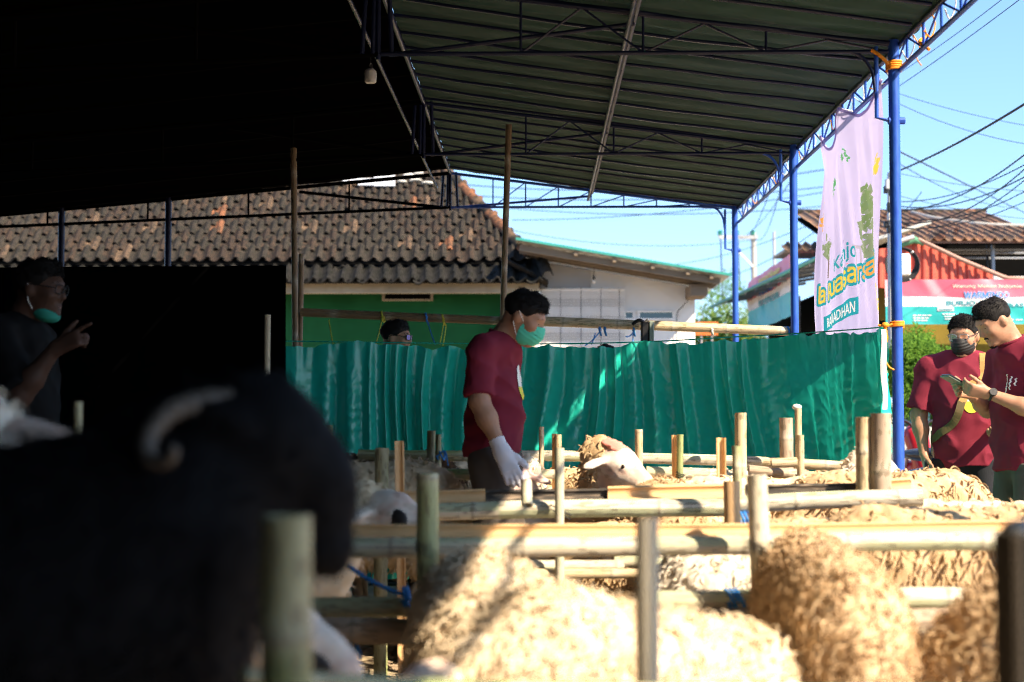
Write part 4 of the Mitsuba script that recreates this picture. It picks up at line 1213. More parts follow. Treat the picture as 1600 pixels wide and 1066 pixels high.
# banners of the shop
def red_banner(key, o, ex, w_, h_, thin_y, seed):
    """Sheet with a red upper half, white wave, teal lower half; o is its lower left corner."""
    ey_ = A(0, 0, 1.0); ez_ = np.cross(ex, ey_)
    def bend(p):
        p = np.asarray(p, float)
        s = (p - o) @ ex; t = (p - o)[:, 2]
        d = .05 * (meshkit.noise(np.stack([s * 1.1 + t * .9, t * 1.3, s * 0], -1), seed) - .5) + .04 * (meshkit.noise(np.stack([s * 3 + t * 3.3, t * 2, s * 0], -1), seed + 1) - .5)
        return p + ez_ * d[:, None]
    def strip(name, z0_, z1_, m, layer):
        u, t = np.meshgrid(np.linspace(0, 1, 90), np.linspace(0, 1, 12), indexing='ij')
        z0v = z0_(u) if callable(z0_) else z0_ + u * 0; z1v = z1_(u) if callable(z1_) else z1_ + u * 0
        p = o + (u * w_)[..., None] * ex + ((z0v + (z1v - z0v) * t) * h_)[..., None] * ey_
        p = bend(p.reshape(-1, 3)) + ez_ * .003 * layer
        f = grid_faces(90, 12)
        add(name, (np.vstack([p, p - ez_ * .002]), np.vstack([f, f[:, ::-1] + len(p)])), m, key, smooth=30)
    strip('teal_field', 0, .40, 'banner_teal', 0); strip('white_field', lambda u: .40, lambda u: .60 + .02 * np.sin(u * 9), 'banner_white', 0)
    strip('red_field', lambda u: .60 + .02 * np.sin(u * 9), 1.0, 'banner_red', 0)
    return bend
mat('banner_red', pr(proc(lambda p, n, uv: mix((.66, .10, .16), (.82, .45, .50), ss(.42, .62, fb(p.x * 1.6 + p.z * 1.1, p.z * .8, 3.0)))), .45, two=True))
mat('banner_teal', pr((.02, .36, .36), .45, two=True)); mat('banner_white', pr((.74, .70, .72), .5, two=True)); mat('banner_blue', pr((.03, .20, .55), .5))
mat('print_pale', pr((.82, .76, .62), .5)); mat('print_dteal', pr((.02, .28, .32), .5))
bn = thing('shop_banner', 'wide red white and teal shop banner under the red corrugated gable', 'banner')
YBn = 20.05
o_ = P(1384, 507, YBn); wB = P(1680, 507, YBn)[0] - o_[0]; hB = P(1384, 437, YBn)[2] - o_[2]
bend = red_banner(bn, o_, A(1, 0, 0), wB, hB, YBn, 40)
EX, EZ = A(1, 0, 0), A(0, 0, 1)
def bl_(text, px0, px1, pyb, hpx, m, d=.006, bold=True):
    a = P(px0, pyb, YBn - d); w_ = P(px1, pyb, YBn)[0] - a[0]
    letters('lettering', text, hpx / FPX * YBn, a, EX, EZ, m, bn, width=w_, depth=.004, bend=bend)
bl_('Warung Makan Indomie', 1488, 1597, 450, 5, 'print_pale')
for dx, dy in ((-.7, .7), (.7, .7), (0, 1.2), (0, -.6)):
    bl_('WARMINDO', 1506 + dx, 1576 + dx, 466 + dy, 9.5, 'banner_white', .006)
bl_('WARMINDO', 1506, 1576, 466, 9.5, 'banner_blue', .011)
bl_('BURJO KU', 1479, 1546, 477, 6.5, 'print_dteal'); bl_('NGKAS', 1560, 1600, 480, 6.5, 'print_dteal')
a, b = P(1465, 480, YBn - .012), P(1490, 486, YBn)
v, f = box(((a[0] + b[0]) / 2, a[1], (a[2] + b[2]) / 2), (b[0] - a[0], .004, a[2] - b[2]))
v = bend(v); add('white_label', (v, f), 'banner_white', bn)
bl_('WARMINDO', 1467, 1488, 485, 3, 'print_dteal', .017)
for i, (px0, px1, py) in enumerate(((1426, 1456, 492), (1426, 1452, 496), (1427, 1450, 500), (1472, 1492, 490), (1475, 1490, 494), (1476, 1490, 498), (1569, 1583, 499), (1587, 1598, 499), (1390, 1400, 492))):
    a, b = P(px0, py, YBn - .012), P(px1, py + 1.6, YBn)
    for j in range(4):
        w_ = (b[0] - a[0]) / 4
        v, f = box((a[0] + w_ * (j + .5), a[1], (a[2] + b[2]) / 2), (w_ * .8, .003, a[2] - b[2]))
        add('small_print', (bend(v), f), 'banner_white', bn)
b2 = thing('side_banner', 'slanting red white and teal banner under the awning left of the purple banner', 'banner')
o2 = A(4.32, 29.4, P(1171, 511, 29.4)[2]); ex2 = unit(A(4.24, 23.8, 0) - A(4.32, 29.4, 0)); w2 = 5.6
bend2 = red_banner(b2, o2 - A(0, 0, .12), ex2, w2, 1.05, 0, 60)
def l2(text, s0, s1, z, h, m):
    letters('lettering', text, h, o2 + ex2 * s0 + A(0, 0, z) + np.cross(ex2, A(0, 0, 1.0)) * .02, ex2, A(0, 0, 1.0), m, b2, width=s1 - s0, depth=.004, bend=bend2)
l2('Warung Makan', 1.6, 4.2, .74, .10, 'print_yellow2' if 'print_yellow2' in scene else mat('print_yellow2', pr((.75, .55, .08), .5)))
l2('WARMINDO', 1.7, 3.4, .50, .16, 'banner_blue'); l2('KUNINGAN', 1.8, 4.0, .30, .10, 'print_dteal')

# ------------------------------------------------------------------ poles and wires
up_ = thing('utility_pole', 'grey utility pole right behind the blue tent post with a meter box and cable coil', 'utility pole')
pb0 = P(1392, 600, 17.0)
add('shaft', sweep([(pb0[0], 17.0, -.1), (P(1391, 240, 17)[0], 17.0, P(1391, 270, 17)[2])], [.05, .04], 12), 'galvanised', up_, smooth=50)
add('meter_box', box(P(1410, 414, 16.9), (.17, .10, .26), None, .015), 'white_plastic', up_)
cc = P(1410, 414, 17.1)
for i in range(6):
    a = np.linspace(0, 2 * np.pi, 40)
    r_ = .205 - .007 * i
    add('cable_coil', sweep(cc + np.stack([r_ * np.cos(a), .012 * i + .01 * np.sin(3 * a + i), r_ * np.sin(a) + .006 * i], 1), .008, 6), 'wire', up_, smooth=60)
for a_ in (.9, 2.3, 5.2):
    q = cc + (.2 * math.cos(a_), .02, .2 * math.sin(a_))
    add('coil_strap', ico(q, (.018, .03, .018), 1), 'white_plastic', up_)
rg = np.random.default_rng(8)
for i in range(9):
    q = P(1390, 285 + i * 9, 16.95)
    add('splice_box', box(q + rg.normal(0, .02, 3), (.05, .06, rg.uniform(.06, .14)), None, .01), 'black_plastic' if i % 3 else 'galvanised', up_)
add('thin_pipe', bar((P(1403, 520, 16.8)[0] + .12, 16.8, 0), P(1417, 525, 16.8), .016), 'galvanised', up_)
u2 = thing('power_pole', 'tall power pole with crossarm and insulators beyond the trees', 'power pole')
YP = 42.0
add('shaft', sweep([(P(1179, 500, YP)[0], YP, -.1), P(1177, 362, YP)], [.10, .075], 10), 'cement', u2, smooth=50)
add('crossarm', box(P(1153, 371, YP - .1), (P(1183, 371, YP)[0] - P(1122, 371, YP)[0], .09, .11)), 'galvanised', u2)
add('brace', bar(P(1144, 383, YP - .1), P(1177, 418, YP - .1), .03, 6), 'galvanised', u2)
for px in (1125, 1151, 1176):
    add('insulator', sweep([P(px, 369, YP - .1), P(px, 366, YP - .1), P(px, 364.5, YP - .1), P(px, 362, YP - .1), P(px, 360, YP - .1)], [.03, .09, .05, .09, .04], 8), 'teal_paint', u2, smooth=60)
for px, p1 in ((1126, 480), (1153, 450)):
    add('down_lead', bar(P(px, 374, YP - .1), P(px + 3, p1, YP), .02, 5), 'wire', u2)
solo('street_pole', 'thin grey pole standing alone right of the power pole', 'pole', sweep([(P(1212, 500, 36)[0], 36, -.1), P(1209, 362, 36)], .035, 8), 'galvanised', smooth=50)
WL = 'thin dark overhead wire crossing the blue sky at the right'
WG = 'overhead wires in the sky'
def wire(a, b, Y0_, Y1_, sag, r, label=WL, group=WG):
    solo('overhead_wire', label, 'wire', sweep(curve(P(*a, Y0_), P(*b, Y1_), sag, 16), r, 5), 'wire', smooth=60, group=group)
solo('overhead_wire', 'thickest black cable rising to the right edge behind the blue post', 'wire', sweep(curve(P(1392, 272, 16.9), P(1640, 138, 11), .05, 16), .011, 5), 'wire', smooth=60)
for i, (a, b, Y0_, Y1_, sag, r) in enumerate((((1400, 118), (1590, -20), 14, 11, .02, .0035), ((1400, 138), (1660, -52), 14, 11, .02, .004), ((1400, 145), (1660, 205), 17, 16, .05, .0035), ((1400, 160), (1660, 232), 17, 16, .1, .004), ((1395, 232), (1620, 342), 17, 30, .0, .010), ((1395, 250), (1590, 325), 17, 30, .15, .006), ((1400, 270), (1640, 300), 17, 18, .05, .004), ((1400, 305), (1640, 345), 17, 20, .05, .004), ((1392, 348), (1440, 300), 17, 16.5, .03, .005))):
    wire(a, b, Y0_, Y1_, sag, r, ('upper of the two steep wires crossing the top right corner of the sky', 'lower of the two steep wires crossing the top right corner of the sky', 'upper of two faint wires falling gently to the right edge', 'lower of two faint wires falling gently to the right edge', 'long dark wire falling steeply across the fan of wires to the shop roof', 'thin wire falling beside the steep dark one to the shop roof', 'faint nearly level wire at the foot of the wire fan', 'lowest faint wire, just above the shop roof', 'short loose wire end sticking up beside the utility pole')[i], None)
for a, b, Y0_, Y1_, sag, r in (((1392, 330, ), (1660, 190), 17, 13, .22, .008), ((1392, 345), (1660, 205), 17, 13, .3, .007), ((1392, 352), (1660, 225), 17, 13, .3, .006), ((1392, 315), (1660, 222), 17, 13, .16, .006), ((1392, 320), (1660, 240), 17, 13, .20, .007), ((1392, 338), (1660, 262), 17, 14, .22, .006), ((1392, 356), (1660, 285), 17, 14, .16, .005)):
    wire(a, b, Y0_, Y1_, sag, r, 'one of the wires fanning up to the right from the utility pole', 'wires fanning out from the utility pole')
for a, b, Y0_, Y1_, sag, r, lb in (((690, 285), (1290, 265), 45, 40, .4, .016, 'topmost fine level wire behind the gable truss of the tent'), ((690, 302), (1290, 292), 45, 42, .3, .016, 'second fine level wire, just above the bottom bar of the gable truss'), ((720, 318), (1290, 322), 45, 42, .3, .014, 'fine level wire running along the bottom bar of the gable truss'), ((800, 344), (1290, 300), 45, 40, .2, .014, 'fine wire rising gently to the right under the gable truss'), ((800, 360), (1180, 375), 40, 42, .3, .010, 'fine wire sagging from the tiled roof to the power pole'),
                                    ((1150, 372), (1260, 240), 42, 20, .3, .008, 'steep fine wire from the middle insulator up to the second post'), ((1176, 366), (1230, 250), 42, 22, .6, .008, 'steep fine wire from the right insulator of the power pole'), ((1152, 366), (1215, 260), 42, 22, .5, .008, 'steepest fine wire, rising from the middle insulator beside the far post'), ((1000, 415), (1290, 340), 45, 30, .3, .010, 'fine wire rising from behind the sloping sheet roof'), ((1085, 440), (1290, 350), 42, 30, .3, .010, 'lowest fine wire, rising from the right corner of the white house')):
    wire(a, b, Y0_, Y1_, sag, r, lb, None)

# ------------------------------------------------------------------ vegetation
def leaf_mat(name, c):
    mat(name, {'type': 'principledthin', 'base_color': proc(lambda p, n, uv: mix(c, [x * .6 for x in c], fb(p.x * 5, p.y * 5, p.z * 5))), 'roughness': .5, 'diff_trans': 1.1})
leaf_mat('leaf_bright', (.22, .42, .07)); leaf_mat('leaf_mid', (.17, .30, .06)); leaf_mat('leaf_pale', (.30, .45, .12))
mat('bark', pr((.16, .12, .08), .9))
def leaves(centres, radii, n, size, seed, droop=.3, aspect=2.2):
    r_ = np.random.default_rng(seed)
    k = r_.integers(0, len(centres), n)
    d = unit(r_.normal(size=(n, 3)))
    p = centres[k] + d * (r_.random((n, 1)) ** .45) * radii[k][:, None]
    ax = unit(d * .7 + r_.normal(size=(n, 3)) * .7 - [0, 0, droop])
    sd = unit(np.cross(ax, r_.normal(size=(n, 3))))
    L_ = size * r_.uniform(.6, 1.3, (n, 1))
    w_ = L_ / aspect
    nn = np.cross(ax, sd)
    v = np.stack([p, p + ax * L_ * .5 + sd * w_ * .5 + nn * L_ * .08, p + ax * L_, p + ax * L_ * .5 - sd * w_ * .5 + nn * L_ * .08], 1).reshape(-1, 3)
    b = np.arange(n)[:, None] * 4
    return v, np.vstack([b + [0, 1, 2], b + [0, 2, 3]])
def tree(name, label, cat, base, h, rad, nclump, nleaf, size, m, seed, trunk_r=.08, z0=.4, group=None, droop=.3, aspect=2.2, clump=.35):
    r_ = np.random.default_rng(seed)
    t = thing(name, label, cat, group)
    base = np.asarray(base, float)
    cs = []
    while len(cs) < nclump:
        q = r_.uniform(-1, 1, 3)
        if q @ q < 1:
            cs.append(base + A(q[0] * rad, q[1] * rad, h * (z0 + (1 - z0) * (q[2] * .5 + .5))))
    cs = np.array(cs)
    parts = [sweep(smooth_path([base - (0, 0, .1), base + (.05, 0, h * .3), base + (-.04, .05, h * .75)], 5), np.linspace(trunk_r, trunk_r * .35, 11), 8)]
    for c in cs[::2]:
        s0 = base + A(0, 0, h * (z0 * .7 + .25 * r_.random()))
        parts.append(sweep([s0, (s0 + c) / 2 + (0, 0, .05), c], [trunk_r * .4, trunk_r * .25, trunk_r * .1], 5))
    add('trunk', join(parts), 'bark', t, smooth=50)
    add('crown', leaves(cs, r_.uniform(.6, 1.25, len(cs)) * rad * clump, nleaf, size, seed + 1, droop, aspect), m, t)
    return t
q = P(1450, 600, 15.5)
tree('leafy_bush', 'bright green leafy shrub behind the man in the black mask', 'shrub', (q[0], 15.5, 0), P(1452, 506, 15.5)[2], .40, 34, 14000, .062, 'leaf_bright', 31, .03, .42, clump=.5)
pots = thing('flower_pot', 'round teal pot under the green shrub', 'pot')
m = trimesh.creation.revolve(np.array([[.0, .0], [.12, .0], [.17, .26], [.185, .26], [.185, .30], [.16, .30], [.15, .25], [0, .25]]), sections=24)
add('vessel', (np.array(m.vertices) + (q[0] + -.15, 15.4, .95), np.array(m.faces)), 'print_pot' if 'print_pot' in scene else mat('print_pot', pr((.12, .28, .32), .5)), pots, smooth=40)
add('stand', box((q[0] - .15, 15.4, .45), (.42, .42, .98), None, .02), 'cement', pots)
for px, pyt, Y, rad, n, m_, lb in ((1112, 470, 33, 1.1, 3600, 'leaf_pale', 'pale airy tree just right of the white house'), (1165, 440, 36, 1.3, 4200, 'leaf_bright', 'bright green bamboo like tree below the power pole'), (1195, 462, 38, 1.2, 2600, 'leaf_mid', 'darker green tree beside the shop awning'), (1140, 488, 30, .9, 2600, 'leaf_mid', 'low dark bush behind the orange sign')):
    b_ = P(px, 600, Y)
    tree('street_tree', lb, 'tree', (b_[0], Y, 0), P(px, pyt, Y)[2], rad, 30, n, .16, m_, px, .07, .25, droop=.6, aspect=3.2, clump=.42)
q = P(1432, 600, 17.5)
tree('low_plants', 'dim green plants low behind the blue post', 'plants', (q[0], 17.5, 0), 1.6, .5, 20, 2200, .08, 'leaf_mid', 77, .02, .1)

# ------------------------------------------------------------------ motorcycles beyond the fence
mat('tyre', pr((.02, .02, .02), .8)); mat('chrome', pr((.6, .62, .65), .2, metallic=.9)); mat('bike_red', pr((.45, .02, .03), .25, spec=.6)); mat('bike_blue', pr((.25, .45, .62), .25, spec=.6)); mat('bike_black', pr((.02, .02, .025), .25, spec=.6))
def torus(c, R0, r0, R=np.eye(3), a=28, b=8):
    u, v_ = np.meshgrid(np.arange(a + 1) * 2 * np.pi / a, np.arange(b + 1) * 2 * np.pi / b, indexing='ij')
    p = np.stack([(R0 + r0 * np.cos(v_)) * np.cos(u), r0 * np.sin(v_), (R0 + r0 * np.cos(v_)) * np.sin(u)], -1).reshape(-1, 3)
    return p @ R.T + c, grid_faces(a + 1, b + 1)
def motorbike(label, o, yaw, body):
    k = thing('motorcycle', label, 'motorcycle', None)
    R = rot(yaw); o = np.asarray(o, float)
    def pt(x, y, z): return R @ A(x, y, z) + o
    def tf(m_): return (np.asarray(m_[0]) @ R.T + o, m_[1])
    for x in (-.62, .62):
        w_ = add('wheel', tf(torus(A(x, 0, .28), .235, .045)), 'tyre', k, smooth=True)
        add('rim', tf(torus(A(x, 0, .28), .195, .012)), 'chrome', w_, smooth=True)
        for a_ in range(5):
            add('spoke', tf(bar((x, 0, .28), (x + .19 * math.cos(a_ * 1.257), 0, .28 + .19 * math.sin(a_ * 1.257)), .012, 6)), 'chrome', w_)
    f_ = union([cap((-.5, 0, .62), (.0, 0, .52), .11, .10, .06), cap((0, 0, .45), (.2, 0, .38), .13, .10, .06), cap((.3, 0, .55), (.45, 0, .88), .09, .11, .05), cap((-.8, 0, .72), (-.5, 0, .62), .05, .1, .06), ell((.5, 0, .58), (.22, .07, .08), None, .04)])
    add('fairing', tf(nets(f_, (-1, -.3, .1), (.9, .3, 1.2), .018)), body, k, smooth=True)
    add('seat', tf(nets(union([ell((-.32, 0, .76), (.36, .12, .06), None, .04)]), (-.8, -.2, .6), (.2, .2, .9), .018)), 'bike_black', k, smooth=True)
    add('fork', tf(join([bar((.62, s * .07, .28), (.44, s * .07, .85), .022) for s in (-1, 1)])), 'chrome', k)
    add('handlebar', tf(sweep(smooth_path([(.30, -.36, 1.0), (.40, -.16, 1.02), (.42, 0, .95), (.40, .16, 1.02), (.30, .36, 1.0)], 5), .014, 8)), 'bike_black', k, smooth=True)
    add('headlight', tf(ico((.53, 0, .88), (.06, .09, .07), 2)), 'white_plastic', k, smooth=True)
    for s in (-1, 1):
        m_ = add('mirror', tf(ico((.38, s * .30, 1.18), (.015, .065, .045), 2)), 'chrome', k, smooth=True)
        add('stem', tf(bar((.38, s * .26, 1.0), (.38, s * .30, 1.15), .008, 6)), 'bike_black', m_)
    add('exhaust', tf(sweep([(-.1, -.14, .3), (-.7, -.16, .38)], [.03, .05], 10)), 'chrome', k, smooth=50)
q = P(1462, 700, 12.6); motorbike('dark red motorcycle parked behind the man in the black mask', (q[0] + .12, 12.6, 0), 2.0, 'bike_red')
q = P(1404, 700, 11.6); motorbike('pale blue motorcycle seen on both sides of the blue tent post', (q[0] + .05, 11.6, 0), 2.2, 'bike_blue')
q = P(1560, 700, 13.4); motorbike('black motorcycle parked behind the two men at the right', (q[0], 13.4, 0), 1.9, 'bike_black')
# ------------------------------------------------------------------ people
mat('skin_tan', pr(proc(lambda p, n, uv: mix((.43, .235, .15), (.35, .18, .11), fb(p.x * 30, p.y * 30, p.z * 30))), .5, spec=.35))
mat('hair_black', pr((.010, .009, .009), .7, spec=.22))
def cloth_mat(name, a, b, rough=.85):
    mat(name, pr(proc(lambda p, n, uv: mix(a, b, fb(p.x * 14, p.y * 14, p.z * 14))), rough, spec=.2, sheen=.3))
cloth_mat('shirt_maroon', (.19, .019, .040), (.155, .015, .032)); cloth_mat('shirt_black', (.003, .003, .0035), (.004, .004, .005)); cloth_mat('trousers_grey', (.10, .085, .075), (.075, .065, .058)); cloth_mat('trousers_black', (.012, .014, .018), (.02, .022, .028))
cloth_mat('glove_cotton', (.72, .70, .74), (.62, .60, .66)); mat('mask_green', pr((.10, .62, .45), .7, spec=.2)); mat('mask_black', pr((.014, .014, .015), .6)); mat('eye_dark', pr((.015, .01, .008), .2)); mat('lip', pr((.30, .10, .08), .5))
mat('print_white2', pr((.78, .78, .74), .6, two=True)); mat('print_yellow3', pr((.72, .62, .06), .6, two=True)); mat('strap_tan', pr((.42, .24, .08), .7, two=True)); mat('strap_olive', pr((.10, .075, .03), .7, two=True)); mat('lens_purple', pr((.10, .07, .55), .1, spec=.8, two=True))
mat('skin_shade', pr((.075, .038, .026), .55, spec=.25)); mat('mask_shade', pr((.03, .28, .22), .7, spec=.2)); mat('sandal', pr((.05, .04, .03), .7)); mat('lens_clear', {'type': 'thindielectric'}); mat('steel', pr((.5, .5, .52), .25, metallic=.9)); mat('phone_black', pr((.012, .012, .014), .15, spec=.6)); mat('phone_case', pr((.10, .13, .10), .3))  # skin and chin mask of the left man darkened in colour for shade


def disp(f, fn):
    return lambda p: f(p) + fn(p)


def nse(p, s, seed=0):
    return meshkit.noise(p.astype(float) * s, seed).astype(np.float32) - .5


def hand_prims(w, d, n, side, curl=(.25, .3, .2), spread=.08, thumb=.5, s=1.0, point=False):
    d = unit(d); n = unit(np.asarray(n, float) - d * (np.asarray(n) @ d))
    t = np.cross(d, n) if side < 0 else np.cross(n, d)
    w = np.asarray(w, float)
    out = []
    for q in (-.024, -.008, .008, .024):
        out.append(cap(w + t * q * .7 * s, w + (d * .082 + t * q * 1.08) * s, .0145 * s, .0115 * s, .018))
    for i, (q, L_, r_) in enumerate(((.027, .070, .0088), (.009, .079, .0090), (-.009, .073, .0086), (-.026, .056, .0078))):
        p = w + (d * .083 + t * q) * s
        e = unit(d + t * spread * (q / .027)); nn = unit(n - e * (n @ e))
        cs = curl if not (point and i == 0) else (.05, .08, .05)
        for j, fr in enumerate((.46, .31, .23)):
            a = cs[j] * (1 + .12 * i)
            e, nn = e * math.cos(a) + nn * math.sin(a), nn * math.cos(a) - e * math.sin(a)
            p2 = p + e * L_ * fr * s
            out.append(cap(p, p2, r_ * s * (1 - .08 * j), r_ * s * (.92 - .08 * j), .007))
            p = p2
    p = w + (d * .018 + t * .026 + n * .006) * s
    e = unit(d * .9 + t * (.75 - .5 * thumb) + n * thumb * .6)
    for L_, r_ in ((.034, .0125), (.032, .0105), (.026, .0092)):
        p2 = p + e * L_ * s
        out.append(cap(p, p2, r_ * s, r_ * .92 * s, .010)); p = p2
        e = unit(e + d * .25 + n * .1)
    return out


FACE = [ell((-.014, 0, .036), (.100, .079, .085), None, .03), ell((.022, 0, -.03), (.073, .064, .088), None, .04), ell((.032, 0, -.073), (.052, .053, .044), None, .03)]


HS = .90


def head_prims(R, c, masked=False):
    H = lambda *x: R @ A(*x) * HS + c
    E = lambda q, r, k: ell(H(*q), np.array(r) * HS, R, k)
    o = [E((-.014, 0, .036), (.100, .079, .085), .03), E((.022, 0, -.03), (.073, .064, .088), .04), E((.032, 0, -.073), (.052, .053, .044), .03),
         E((.080, 0, .030), (.017, .05, .011), .02), E((.078, 0, -.103), (.026, .028, .018), .025), cap(H(.088, 0, .014), H(.110, 0, -.026), .0085, .0125, .014)]
    for s in (-1, 1):
        o += [E((.064, s * .043, -.024), (.028, .024, .026), .025), E((-.012, s * .080, -.010), (.021, .009, .033), .012), E((-.012, s * .083, -.008), (.013, .010, .020), .008), cap(H(.098, s * .009, -.036), H(.102, s * .009, -.036), .0085, .0085, .008)]
    o += [cap(H(.089, -.018, -.065), H(.089, .018, -.065), .0085, .0085, .010), cap(H(.086, -.015, -.079), H(.086, .015, -.079), .009, .009, .010)]
    return o


def put(m, R, c):
    return (np.asarray(m[0]) @ np.asarray(R).T + c, m[1])


def person(label, pos, yaw, J, head, shirt, pants, hair_style='short', mask=None, glasses=None, hands=None, hem=.78, bulk=1.0, res=.005, group=None, cuffs=.62, belly_fwd=0.0, goatee=False, skin='skin_tan'):
    k = thing('person', label, 'person', group)
    RW = rot(yaw); OW = A(*pos)
    D = dict(pelvis=(0, 0, .93), belly=(.01, 0, 1.08), chest=(0, 0, 1.26), neck=(-.01, 0, 1.415), head=(.03, 0, 1.545))
    for s, n_ in ((1, 'l'), (-1, 'r')):
        D.update({'sh' + n_: (-.005, s * .170, 1.365), 'el' + n_: (-.03, s * .215, 1.10), 'wr' + n_: (.04, s * .225, .86), 'hip' + n_: (0, s * .088, .88), 'kn' + n_: (.02, s * .095, .47), 'an' + n_: (-.02, s * .095, .085)})
    D.update(J)
    D = {a: A(*b) for a, b in D.items()}
    hands = hands or {}
    Rh = rot(*head); hc = D['head']
    b = bulk
    prims = [ell(D['pelvis'], (.115 * b, .155 * b, .13), None, .05), ell(D['belly'], (.11 * b, .145 * b, .18), None, .06), ell(D['chest'], (.115 * b, .165 * b, .17), None, .06),
             cap(D['neck'], hc + Rh @ A(-.03, 0, -.045), .058, .053, .04)]
    hp = {}
    for s, n_ in ((1, 'l'), (-1, 'r')):
        prims += [cap(D['neck'] - (0, 0, .03), D['sh' + n_], .045, .042, .05), cap(D['sh' + n_], D['el' + n_], .043 * b, .041, .04), cap(D['el' + n_], D['el' + n_] * .65 + D['wr' + n_] * .35, .041, .041, .03), cap(D['el' + n_] * .65 + D['wr' + n_] * .35, D['wr' + n_], .041, .026, .03),
                  cap(D['hip' + n_], D['kn' + n_], .085, .055, .05), cap(D['kn' + n_], D['an' + n_], .052, .038, .04), cap(D['an' + n_], D['an' + n_] + (.13, 0, -.045), .036, .028, .03)]
        h = dict(d=unit(D['wr' + n_] - D['el' + n_]), n=(0, -s, 0)); h.update(hands.get(n_, {}))
        h['d'] = unit(h['d'])
        hp[n_] = hand_prims(D['wr' + n_] + h['d'] * .012, h['d'], h['n'], s, h.get('curl', (.25, .35, .25)), h.get('spread', .08), h.get('thumb', .5), 1.0, h.get('point', False))
        prims += hp[n_]
    prims += head_prims(Rh, hc)
    allp = np.array([q.lo for q in prims]), np.array([q.hi for q in prims])
    m = nets(union(prims), allp[0].min(0) - .03, allp[1].max(0) + .03, res)
    add('body', put(m, RW, OW), skin, k, smooth=True)
    # shirt
    wr_ = lambda p: .016 * nse(p + .5 * p[:, [2, 2, 0]], A(8, 8, 6), 3) + .012 * nse(p - .6 * p[:, [2, 2, 1]], A(15, 15, 9), 13) - .012 * (1 - np.abs(2 * nse(p + .5 * p[:, [2, 2, 1]], A(9, 9, 7), 9))) ** 3 + .008 * nse(p + .35 * p[:, [2, 0, 1]], A(16, 16, 10), 5) + .004 * nse(p, A(30, 30, 22), 6)
    sp = [ell(D['chest'] + (0, 0, .0), (.134 * b, .182 * b, .185), None, .06), ell(D['belly'] + (belly_fwd, 0, 0), (.134 * b, .168 * b, .20), None, .08), ell(D['pelvis'] + (belly_fwd * .5, 0, -.02), (.136 * b, .172 * b, .19), None, .08), cap(D['belly'], D['pelvis'] - (0, 0, .1), .13 * b, .138 * b, .06)]
    slv = []
    for n_ in 'lr':
        sp.append(cap(D['neck'] - (0, 0, .04), D['sh' + n_] - (0, 0, .005), .060, .058, .06))
        e = D['sh' + n_] + (D['el' + n_] - D['sh' + n_]) * cuffs / .72
        dr_ = unit(D['el' + n_] - D['sh' + n_])
        slv.append((cap(D['sh' + n_], D['el' + n_], .060 * b, .070 * b), e, dr_))
    body_ = union(sp)
    nk, nd = D['neck'] + A(.0, 0, .035), unit(hc - D['neck'])
    def shirt_f(p):
        d = body_(p)
        for c_, e, dr_ in slv:
            q = np.maximum(c_(p), (p - e) @ dr_)
            d = smin(d, q, .035)
        d = d + wr_(p)
        d = np.maximum(d, (hem + .012 * np.sin(p[:, 1] * 14 + p[:, 0] * 9)) - p[:, 2])
        return np.maximum(d, (p - nk - A(.01, 0, .0)) @ A(-.0, 0, 1.0) - .012)
    lo = np.minimum.reduce([q.lo for q in sp] + [s_[0].lo for s_ in slv]) - .05; hi = np.maximum.reduce([q.hi for q in sp] + [s_[0].hi for s_ in slv]) + .05
    sm = nets(shirt_f, lo, hi, res * 1.2)
    add('shirt', put(sm, RW, OW), shirt, k, smooth=True)
    # ribbed collar: where the shirt's top meets the neck
    a = np.linspace(0, 2 * np.pi, 33)
    ctr = D['neck'] + (.012, 0, .016)
    col = ctr + .064 * np.cos(a)[:, None] * A(1, 0, -.42) + .064 * np.sin(a)[:, None] * A(0, 1, 0)
    add('collar', put(sweep(col, .0075, 8, False), RW, OW), shirt, k, smooth=True)
    # trousers
    tp = [ell(D['pelvis'] + (0, 0, -.02), (.125 * b, .163 * b, .14), None, .05)]
    for n_ in 'lr':
        tp += [cap(D['hip' + n_], D['kn' + n_], .098, .080, .05), cap(D['kn' + n_], D['an' + n_] + (0, 0, .03), .078, .072, .05)]
    tf_ = union(tp)
    tm_ = nets(lambda p: np.maximum(np.maximum(tf_(p) + .012 * nse(p, A(9, 9, 6), 11) + .006 * nse(p, A(22, 22, 14), 12), p[:, 2] - hem - .05), .09 - p[:, 2]), np.min([q.lo for q in tp], 0) - .03, np.max([q.hi for q in tp], 0) + .03, .009)
    add('trousers', put(tm_, RW, OW), pants, k, smooth=True)
    for n_ in 'lr':
        f_ = D['an' + n_]
        add('sandal', put(box(f_ + (.055, 0, -.085), (.26, .095, .025), None, .01), RW, OW), 'sandal', k)
    # hair
    HL = {'short': ([-.13, -.085, -.045, -.015, .012, .04, .07, .1, .13], [-.070, -.066, -.045, .008, -.005, .020, .060, .070, .075]),
          'bob': ([-.13, -.08, -.03, .0, .02, .05, .075, .1, .13], [-.085, -.080, -.065, .0, .0, .030, .048, .052, .06])}[hair_style]
    def hair_f(p):
        d = ell((-.016, 0, .040), (.102, .082, .086))(p) - .004 - .006 * nse(p, A(28, 24, 24), 1) * 2 - .003 * nse(p + A(0, 0, .1).astype(np.float32), A(60, 60, 40), 2)
        d -= .013 * np.exp(-(((p[:, 0] - .055) / .05) ** 2 + ((p[:, 2] - .115) / .05) ** 2)) * (1 + nse(p, A(30, 30, 30), 4))
        hz = np.interp(p[:, 0], HL[0], HL[1]) + .012 * nse(p, A(45, 45, 10), 8)
        return np.maximum(d, (hz - p[:, 2]) * .8)
    hm = nets(hair_f, (-.15, -.115, -.11), (.13, .115, .17), .007 if res > .009 else .0045)
    rg_ = np.random.default_rng(len(label))
    tm = trimesh.Trimesh(*hm, process=False)
